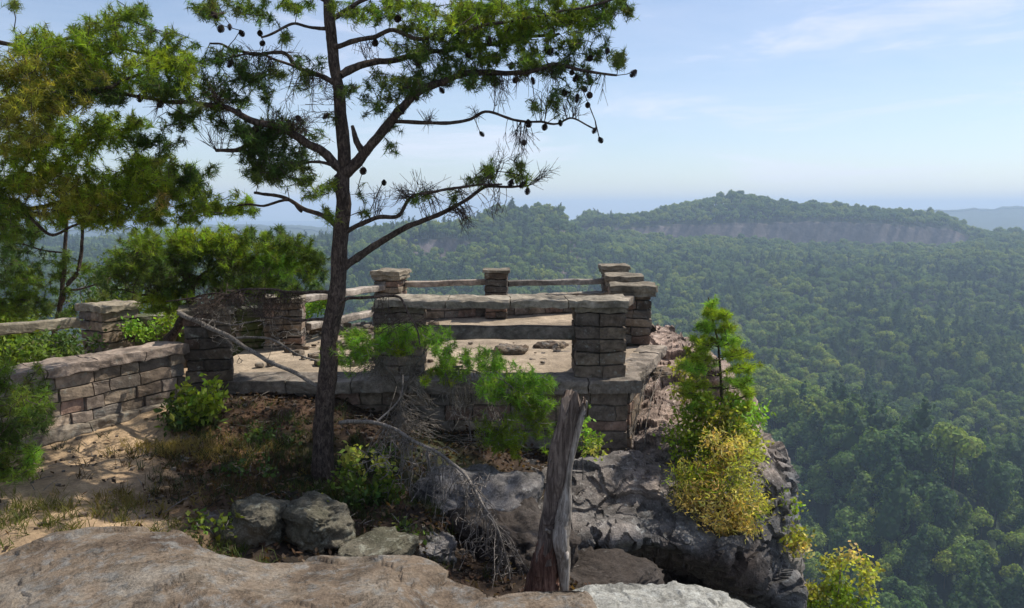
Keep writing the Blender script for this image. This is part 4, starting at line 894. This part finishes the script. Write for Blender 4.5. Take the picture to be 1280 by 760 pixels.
# ------------------------------------------------------------------ ground cover
def gpts(n, x0,x1,y0,y1, cond=None):
    x=rng.uniform(x0,x1,n); y=rng.uniform(y0,y1,n); z=ground_full(x,y); k=np.ones(n,bool)
    if cond is not None: k=cond(x,y)
    return np.stack([x,y,z],1)[k]
pts=gpts(15000,-5.2,.6,4.2,7.9,lambda x,y:rng.uniform(0,1,len(x))>sandmask(x,y)*.975)
g=Geo(); n=len(pts); lc=np.array([(.075,.042,.027),(.11,.065,.038),(.05,.034,.024),(.15,.105,.07),(.035,.027,.02)])[rng.integers(0,5,n)]
leaves(g,pts+np.array([0,0,.012]),lc,K=1,L=.055,w=.018,spread=.02,upb=1.6); tag(g.build('leaf_litter',M_LEAF),kind='stuff')
def blades(geo,pts,cols,K=14,L=.12,w=.003,sp=.03):
    n=len(pts); base=pts[:,None]+rng.normal(0,sp,(n,K,3))*np.array([1,1,.1]); d=unit(rng.normal(0,.45,(n,K,3))+np.array([0,0,1.])); ln=L*rng.uniform(.5,1.2,(n,K,1))
    mid=base+d*ln*.6; tip=mid+unit(d+rng.normal(0,.4,(n,K,3))*np.array([1,1,0])+np.array([0,0,-.5]))*ln*.45; s=unit(np.cross(d,rng.normal(0,1,(n,K,3))))*w
    v=np.stack([base-s,base+s,mid+s*.7,mid-s*.7,tip],2).reshape(-1,3); i=np.arange(n*K)*5
    geo.add(v,[np.stack([i,i+1,i+2,i+3],1),np.stack([i+3,i+2,i+4],1)],np.repeat((cols[:,None]*rng.uniform(.7,1.3,(n,K,1))).reshape(-1,3),5,axis=0))
g=Geo()
for (a,b2,d,sx,n,cl) in [(350,570,6.4,.7,110,(.035,.05,.02)),(460,640,5.6,.5,70,(.04,.055,.02)),(270,600,5.9,.5,70,(.09,.06,.03)),(420,670,5.0,.4,60,(.04,.05,.02)),(50,640,4.9,.35,34,(.14,.14,.04)),(120,650,4.7,.3,24,(.16,.15,.05)),(20,660,4.6,.3,24,(.10,.12,.035)),(220,565,6.4,.25,60,(.26,.20,.07)),(260,560,6.5,.3,50,(.24,.18,.07)),(330,540,6.9,.5,60,(.06,.085,.03)),(170,620,5.2,.3,30,(.22,.17,.06)),(430,620,5.9,.3,40,(.07,.10,.03)),(260,680,4.6,.2,24,(.09,.12,.035)),(380,560,6.7,.5,40,(.05,.075,.03)),(300,600,5.9,.4,30,(.05,.07,.03))]:
    c=P(a,b2,d); x=c[0]+rng.normal(0,sx,n); y=c[1]+rng.normal(0,sx*.6,n); blades(g,np.stack([x,y,ground_full(x,y)],1),np.broadcast_to(np.array(cl),(n,3)))
tag(g.build('grass',M_LEAF),kind='stuff')
g=Geo(); pts=gpts(260,-5.0,.4,4.6,7.8,lambda x,y:x>-4.9)
for p in pts:
    a=random.uniform(0,3.14); l=random.uniform(.05,.22); dv=np.array([math.cos(a)*l,math.sin(a)*l,random.uniform(-.01,.04)]); tube(g,[p+[0,0,.012],p+dv*.5+[0,0,.02],p+dv+[0,0,.012]],.004,.002,4,n=4)
tag(g.build('fallen_twigs',M_DEAD),kind='stuff')
g=Geo(); pts=gpts(420,-6.0,.3,4.4,7.9)
for p in pts:
    s=random.uniform(.008,.035); rough_stone(g,p[0],p[1],p[2]+s*.2,s*1.6,s*1.2,s,random.uniform(0,3),(1,1,1),3,s*.15,.6)
tag(g.build('pebbles',M_ROCKT,smooth=True),kind='stuff')

# ------------------------------------------------------------------ valley terrain
colpx=[-400,200,400,480,560,600,650,700,730,800,850,920,980,1040,1100,1180,1225,1300,1700]
def pr(*a): return a
L0=pr((60,-90),(150,-108),(250,-114),(400,-104),(600,-62),(800,-55),(1000,-52),(1300,-70),(1600,-90))
prof=[L0,L0,
 pr((60,-90),(150,-108),(250,-112),(400,-100),(600,-52),(750,-50),(850,-48),(1000,-60),(1600,-90)),
 pr((60,-90),(150,-108),(250,-112),(400,-100),(600,-56),(740,-40),(850,-33),(1000,-50),(1600,-90)),
 pr((60,-90),(150,-108),(250,-112),(400,-102),(600,-68),(738,-50),(748,-29),(850,-26),(1000,-50),(1600,-90)),
 pr((60,-90),(150,-108),(250,-112),(400,-102),(600,-66),(738,-42),(748,-33),(850,-17),(1000,-45),(1600,-90)),
 pr((60,-90),(150,-108),(250,-112),(400,-102),(600,-64),(740,-35),(850,-9),(1000,-40),(1600,-90)),
 pr((60,-90),(150,-108),(250,-112),(400,-103),(600,-70),(740,-40),(850,-9),(1000,-35),(1600,-90)),
 pr((60,-90),(150,-110),(250,-114),(400,-104),(600,-82),(800,-52),(985,-40),(1000,-25),(1100,-18),(1600,-90)),
 pr((60,-90),(150,-112),(250,-116),(400,-106),(600,-88),(800,-62),(985,-42),(1000,-25),(1100,-20),(1600,-90)),
 pr((60,-90),(150,-112),(250,-116),(400,-106),(600,-88),(800,-62),(985,-48),(1000,-22),(1100,-3),(1600,-90)),
 pr((60,-90),(150,-112),(250,-116),(400,-108),(600,-90),(800,-64),(985,-46),(1000,-21),(1060,5),(1130,9),(1600,-90)),
 pr((60,-90),(150,-112),(250,-116),(400,-108),(600,-90),(800,-66),(984,-54),(1000,-19),(1100,3),(1600,-90)),
 pr((60,-90),(150,-112),(250,-116),(400,-108),(600,-90),(800,-66),(984,-55),(1000,-19),(1100,-4),(1600,-90)),
 pr((60,-90),(150,-112),(250,-116),(400,-108),(600,-90),(800,-66),(984,-55),(1000,-22),(1100,-11),(1600,-90)),
 pr((60,-90),(150,-112),(250,-116),(400,-108),(600,-90),(800,-64),(984,-60),(1000,-26),(1100,-21),(1600,-90)),
 pr((60,-90),(150,-112),(250,-116),(400,-108),(600,-88),(800,-60),(985,-50),(1000,-47),(1100,-47),(1600,-90)),
 pr((60,-90),(150,-112),(250,-116),(400,-108),(600,-86),(800,-58),(985,-48),(1000,-47),(1100,-47),(1600,-90)),
 pr((60,-90),(150,-112),(250,-116),(400,-108),(600,-86),(800,-58),(985,-46),(1000,-45),(1100,-45),(1600,-90))]
DG=np.concatenate([np.arange(60,700,10),np.arange(700,1100,4),np.arange(1100,1600,20)]).astype(float)
TAB=np.array([np.interp(DG,[a for a,_ in p],[z for _,z in p]) for p in prof])
def terrain_z(px,D):
    px=np.asarray(px,float); D=np.asarray(D,float)
    ci=np.clip(np.searchsorted(colpx,px)-1,0,len(colpx)-2); cx=np.array(colpx,float)
    f=np.clip((px-cx[ci])/(cx[ci+1]-cx[ci]),0,1); 
    wob=14*fbm(np.stack([px*.012,px*0,px*0],-1),3,5); Dw=np.where(D>700,np.clip(D+wob,60,1599),D)
    di=np.clip(np.searchsorted(DG,Dw,side='right')-1,0,len(DG)-2); g=np.clip((Dw-DG[di])/(DG[di+1]-DG[di]),0,1)
    z=(TAB[ci,di]*(1-g)+TAB[ci,di+1]*g)*(1-f)+(TAB[ci+1,di]*(1-g)+TAB[ci+1,di+1]*g)*f
    x=(px-640)/F*D
    p=np.stack([x,D,x*0],-1)
    z=z+ (5*fbm(p/70,3,9)+ 1.5*fbm(p/20,2,19))*np.clip((D-80)/200,0,1)*np.clip((1000-D)/300,.25,1)
    # near spur running down to the right
    A=np.array([110.,345.]); Bv=np.array([140.,240.]); ab=Bv-A; q=np.stack([x,D],-1)-A; s=np.clip((q@ab)/(ab@ab),0,1); dist=np.linalg.norm(q-s[...,None]*ab,axis=-1)
    z=z+24*np.exp(-(dist/26)**2)
    return z
pxg=np.arange(-400,1705,5.); PXG,DGG=np.meshgrid(pxg,DG,indexing='ij'); Z=terrain_z(PXG,DGG); X=(PXG-640)/F*DGG
g=np.stack([X,DGG,Z],-1)
V=g.reshape(-1,3); nn=gnormals(g).reshape(-1,3); steep=np.clip((.86-np.abs(nn[:,2]))/.15,0,1)*(V[:,1]>650)
rockc=np.array((.17,.135,.125))*(1+.35*fbm(V*np.array([.03,.03,.35]),3,7)[:,None])*(1-.5*np.clip(fbm(V*np.array([.05,.05,.01]),3,17),0,1))[:,None]
cc=np.array((.022,.034,.014))*(1-steep[:,None])+rockc*steep[:,None]
tag(link_mesh('valley_terrain',V,[gridfaces(len(pxg),len(DG),True)],M_TERR,col=cc),kind='structure')
# far plateaus
for (x0,x1,D_,pyf,nm) in [(1080,1900,3000,lambda p:264-4*np.clip((p-1150)/120,0,1)+(6*np.clip((1150-p)/60,0,1)),'far_plateau'),(-500,720,2500,lambda p:287+2*np.sin(p/60)+6*np.clip((p-480)/100,0,1),'far_plateau')]:
    pxs=np.arange(x0,x1,3.); rows=[]
    top=np.array([P(p,pyf(p),D_)[2] for p in pxs])+4*fbm(np.stack([pxs*.08,pxs*0,pxs*0],-1),4,3); xs=(pxs-640)/F*D_
    for (dy,dz) in [(-900,-110),(-500,-70),(-150,-25),(-20,-5),(0,0),(200,0),(1000,-20),(1300,-160)]:
        rows.append(np.stack([xs*(D_+dy)/D_,np.full(len(xs),D_+dy),np.maximum(top+dz,-155)],1))
    g=np.array(rows); g=patch(g,80,len(pxs)); g[...,2]+=5*fbm(g*np.array([.02,.02,0]),4,4)
    tag(link_mesh(nm,g.reshape(-1,3),[gridfaces(80,len(pxs))],M_TERR,col=np.broadcast_to(np.array((.045,.06,.03)),(80*len(pxs),3)),smooth=True),kind='structure')
# base plain, so that the world has ground out to the horizon
V,f=np.array([(-6000,-300,-158),(6000,-300,-158),(6000,9000,-158),(-6000,9000,-158)]),[np.array([[0,1,2,3]])]
tag(link_mesh('valley_floor',V,f,M_TERR,col=np.broadcast_to(np.array((.04,.05,.025)),(4,3))),kind='structure')

# ---- forest crowns
def crown_mesh(name, seed, kind='round', nq=900):
    r=np.random.default_rng(seed); g=Geo(); 
    if kind=='round':
        k=r.integers(13,20); cen=unit(r.normal(0,1,(k,3)))*r.uniform(.25,.80,(k,1)); cen[:,2]=np.abs(cen[:,2])*.85+.02; cen[:,0]*=r.uniform(.75,1.15); rad=r.uniform(.20,.43,k); h0=.9
    else:
        k=9; f=np.linspace(0,1,k); cen=np.stack([r.normal(0,.10,k),r.normal(0,.10,k),f*2.0],1); rad=.50*(1-f)**.8+.10; h0=.2
    cen=cen+np.array([0,0,h0])
    import bmesh
    bm=bmesh.new(); bmesh.ops.create_icosphere(bm,subdivisions=1,radius=1); iv=np.array([x.co[:] for x in bm.verts]); jf=np.array([[q.index for q in x.verts] for x in bm.faces]); bm.free()
    base=np.array((.15,.20,.052)) if kind=='round' else np.array((.065,.105,.04))
    for c,rr in zip(cen,rad): g.add(c+iv*rr*.74,[jf],base*.8)
    w_=rad**2/(rad**2).sum(); idx=r.choice(k,nq,p=w_); d=unit(r.normal(0,1,(nq,3))+np.array([0,0,.25])); p=cen[idx]+d*rad[idx][:,None]*r.uniform(.88,1.10,(nq,1))
    # drop those buried in other lobes
    buried=(np.linalg.norm(p[:,None]-cen[None],axis=2)<rad[None]*.75).any(1); p=p[~buried]; d=d[~buried]; n=len(p)
    nr=unit(d+r.normal(0,.24,(n,3))); a=unit(np.cross(nr,r.normal(0,1,(n,3)))); b=np.cross(nr,a); s=r.uniform(.05,.105,(n,1))
    if kind!='round': s=s*.9
    v=np.stack([p-a*s,p-b*s*.8+nr*s*.2,p+a*s,p+b*s*.8+nr*s*.2],1).reshape(-1,3)
    cc=base*r.uniform(.7,1.35,(n,1))*(1+r.normal(0,.06,(n,3)))
    g.add(v,[np.arange(n*4).reshape(-1,4)],np.repeat(cc,4,axis=0))
    # trunk
    tube(g,[(0,0,-1.6),(0,0,-.5),(0,0,h0+.3)],.06,.03,5,n=3,col=(.07,.055,.045))
    v=np.concatenate(g.v); dd={}
    for f in g.f: dd.setdefault(f.shape[1],[]).append(f)
    o=link_mesh(name,v,[np.concatenate(x) for x in dd.values()],M_TREE,col=np.concatenate(g.c)); C.objects.unlink(o); return o
protos=[crown_mesh('tree_shape',s,'round') for s in range(1,8)]+[crown_mesh('tree_shape',s,'cone',520) for s in (21,22)]
# jittered positions: rows of growing distance
PT=[]
D_=120.
while D_<1400:
    step=5.4+min(D_,900)*.0022; xs=np.arange(-420,1500,step/D_*F)
    PT.append(np.stack([xs+rng.uniform(-.45,.45,len(xs))*step/D_*F, D_+rng.uniform(-.45,.45,len(xs))*step],1)); D_+=step*.92
PT=np.concatenate(PT); pxs,Ds=PT[:,0],PT[:,1]; zt=terrain_z(pxs,Ds); z2=terrain_z(pxs,Ds+5); z3=terrain_z(pxs,Ds+17)
slope=np.abs(z2-zt)/5; keep=((slope<.95)&(np.abs(z3-zt)/17<.85))|(Ds<650)
keep&=~((Ds>1150)&(rng.uniform(0,1,len(Ds))<.5))
xs=(pxs-640)/F*Ds
pos=np.stack([xs,Ds,zt],1); clump=fbm(pos/38,3,33)
rad=3.25*(1+.33*rng.normal(0,1,len(xs)))+1.4*clump+ .0011*np.minimum(Ds,900)
A=np.array([110.,345.]); ab=np.array([30.,-105.]); q=np.stack([xs,Ds],-1)-A; s=np.clip((q@ab)/(ab@ab),0,1); dist=np.linalg.norm(q-s[...,None]*ab,axis=-1)
rad=rad+3.0*np.exp(-(dist/20)**2); rad=np.clip(rad,1.9,9.0)
conp=np.clip(.10+.5*(fbm(pos/60,2,71)>.25),0,1); conp=np.where((pxs>770)&(Ds>800),.0,conp); isc=rng.uniform(0,1,len(xs))<conp
kind_i=np.where(isc,rng.integers(7,9,len(xs)),rng.integers(0,7,len(xs)))
pos,rad,kind_i,Ds,pxs=pos[keep],rad[keep],kind_i[keep],Ds[keep],pxs[keep]
# a clearing for the lone broad tree
big_p=np.array([(1214-640)/F*232,232,0]); big_p[2]=terrain_z(np.array([1214.]),np.array([232.]))[0]
far=np.linalg.norm(pos[:,:2]-big_p[:2],axis=1)>12.5; pos,rad,kind_i,Ds,pxs=[a[far] for a in (pos,rad,kind_i,Ds,pxs)]
u,v=proj(pos+np.array([0,0,4.])); vis=(u<1300)&(v<790)&(u>np.interp(v,[380,420,560,610,760],[840,960,985,1012,1040]))
score=np.where(vis,rad/Ds,0); sel=np.argsort(-score)[:290]; sel=sel[score[sel]>0]
mask=np.zeros(len(pos),bool); mask[sel]=True
def place_tree(pr_,p,r,label,name,group,rz):
    o=pr_.copy(); o.name=name; C.objects.link(o); o.location=tuple(p+np.array([0,0,r*random.uniform(.4,.95)])); o.scale=(r,r,r*random.uniform(.9,1.2)); o.rotation_euler=(0,0,rz)
    return tag(o,label,'tree',group)
for i in sel:
    cz=kind_i[i]>=7
    place_tree(protos[kind_i[i]],pos[i],rad[i]*(1.25 if cz else 1),'narrow dark conifer crown among the trees of the valley floor' if cz else 'rounded leafy crown in the sunlit forest on the valley floor','conifer_tree' if cz else 'broadleaf_tree','conifers on the near valley floor' if cz else 'broadleaf trees on the near valley floor',random.uniform(0,6.28))
place_tree(crown_mesh('tree_shape',50,'round',1500),big_p+np.array([0,0,1.5]),10.0,'broad round dark-fronted tree standing out from smaller crowns near the right border','broadleaf_tree',None,1.)
rest=~mask
col=bpy.data.collections.new('tree_shapes')
for p_ in protos: col.objects.link(p_)
me=bpy.data.meshes.new('forest'); n=rest.sum(); me.vertices.add(n); pp=pos[rest]+np.stack([0*rad[rest],0*rad[rest],rad[rest]*rng.uniform(.4,.95,rest.sum())],1); me.vertices.foreach_set('co',pp.astype(np.float32).ravel())
def attr(nm,ty,data): a=me.attributes.new(nm,ty,'POINT'); a.data.foreach_set('value' if ty!='FLOAT_VECTOR' else 'vector',data)
rr=rad[rest]; order=np.argsort([p_.name for p_ in protos])
inv=np.empty(len(protos),int); inv[order]=np.arange(len(protos))
attr('rad','FLOAT',(rr*np.where(kind_i[rest]>=7,1.25,1)).astype(np.float32)); attr('rz','FLOAT',rng.uniform(0,6.28,n).astype(np.float32)); attr('pick','INT',inv[kind_i[rest]].astype(np.int32))
fo=bpy.data.objects.new('forest',me); C.objects.link(fo); tag(fo,kind='stuff'); me.materials.append(M_TREE)
ng=bpy.data.node_groups.new('forest_nodes','GeometryNodeTree'); ng.interface.new_socket('Geometry',in_out='INPUT',socket_type='NodeSocketGeometry'); ng.interface.new_socket('Geometry',in_out='OUTPUT',socket_type='NodeSocketGeometry')
gi=ng.nodes.new('NodeGroupInput'); go=ng.nodes.new('NodeGroupOutput'); ip=ng.nodes.new('GeometryNodeInstanceOnPoints'); ci=ng.nodes.new('GeometryNodeCollectionInfo'); ci.inputs['Collection'].default_value=col; ci.inputs['Separate Children'].default_value=True; ci.inputs['Reset Children'].default_value=True
def na(nm,ty): x=ng.nodes.new('GeometryNodeInputNamedAttribute'); x.data_type=ty; x.inputs['Name'].default_value=nm; return x.outputs['Attribute']
cx=ng.nodes.new('ShaderNodeCombineXYZ'); ng.links.new(na('rz','FLOAT'),cx.inputs['Z'])
ng.links.new(gi.outputs[0],ip.inputs['Points']); ng.links.new(ci.outputs[0],ip.inputs['Instance']); ip.inputs['Pick Instance'].default_value=True
ng.links.new(na('pick','INT'),ip.inputs['Instance Index']); ng.links.new(cx.outputs[0],ip.inputs['Rotation']); ng.links.new(na('rad','FLOAT'),ip.inputs['Scale']); ng.links.new(ip.outputs[0],go.inputs[0])
md=fo.modifiers.new('forest','NODES'); md.node_group=ng
print('forest instances',n,'individual',len(sel))

# ------------------------------------------------------------------ haze
v=np.array([(x,y,z) for x in (-5500,5500) for y in (-250,8000) for z in (-160,75)],float)
f=np.array([[0,1,3,2],[4,6,7,5],[0,4,5,1],[2,3,7,6],[0,2,6,4],[1,5,7,3]])
hz=link_mesh('haze',v,[f]); m=bpy.data.materials.new('haze_air'); m.use_nodes=True; nt=m.node_tree; nt.nodes.remove(nt.nodes['Principled BSDF'])
pv=nt.nodes.new('ShaderNodeVolumePrincipled'); pv.inputs['Color'].default_value=(.60,.77,1,1); pv.inputs['Density'].default_value=.00031; pv.inputs['Anisotropy'].default_value=.1
nt.links.new(pv.outputs[0],nt.nodes['Material Output'].inputs['Volume']); hz.data.materials.append(m); tag(hz,kind='stuff')
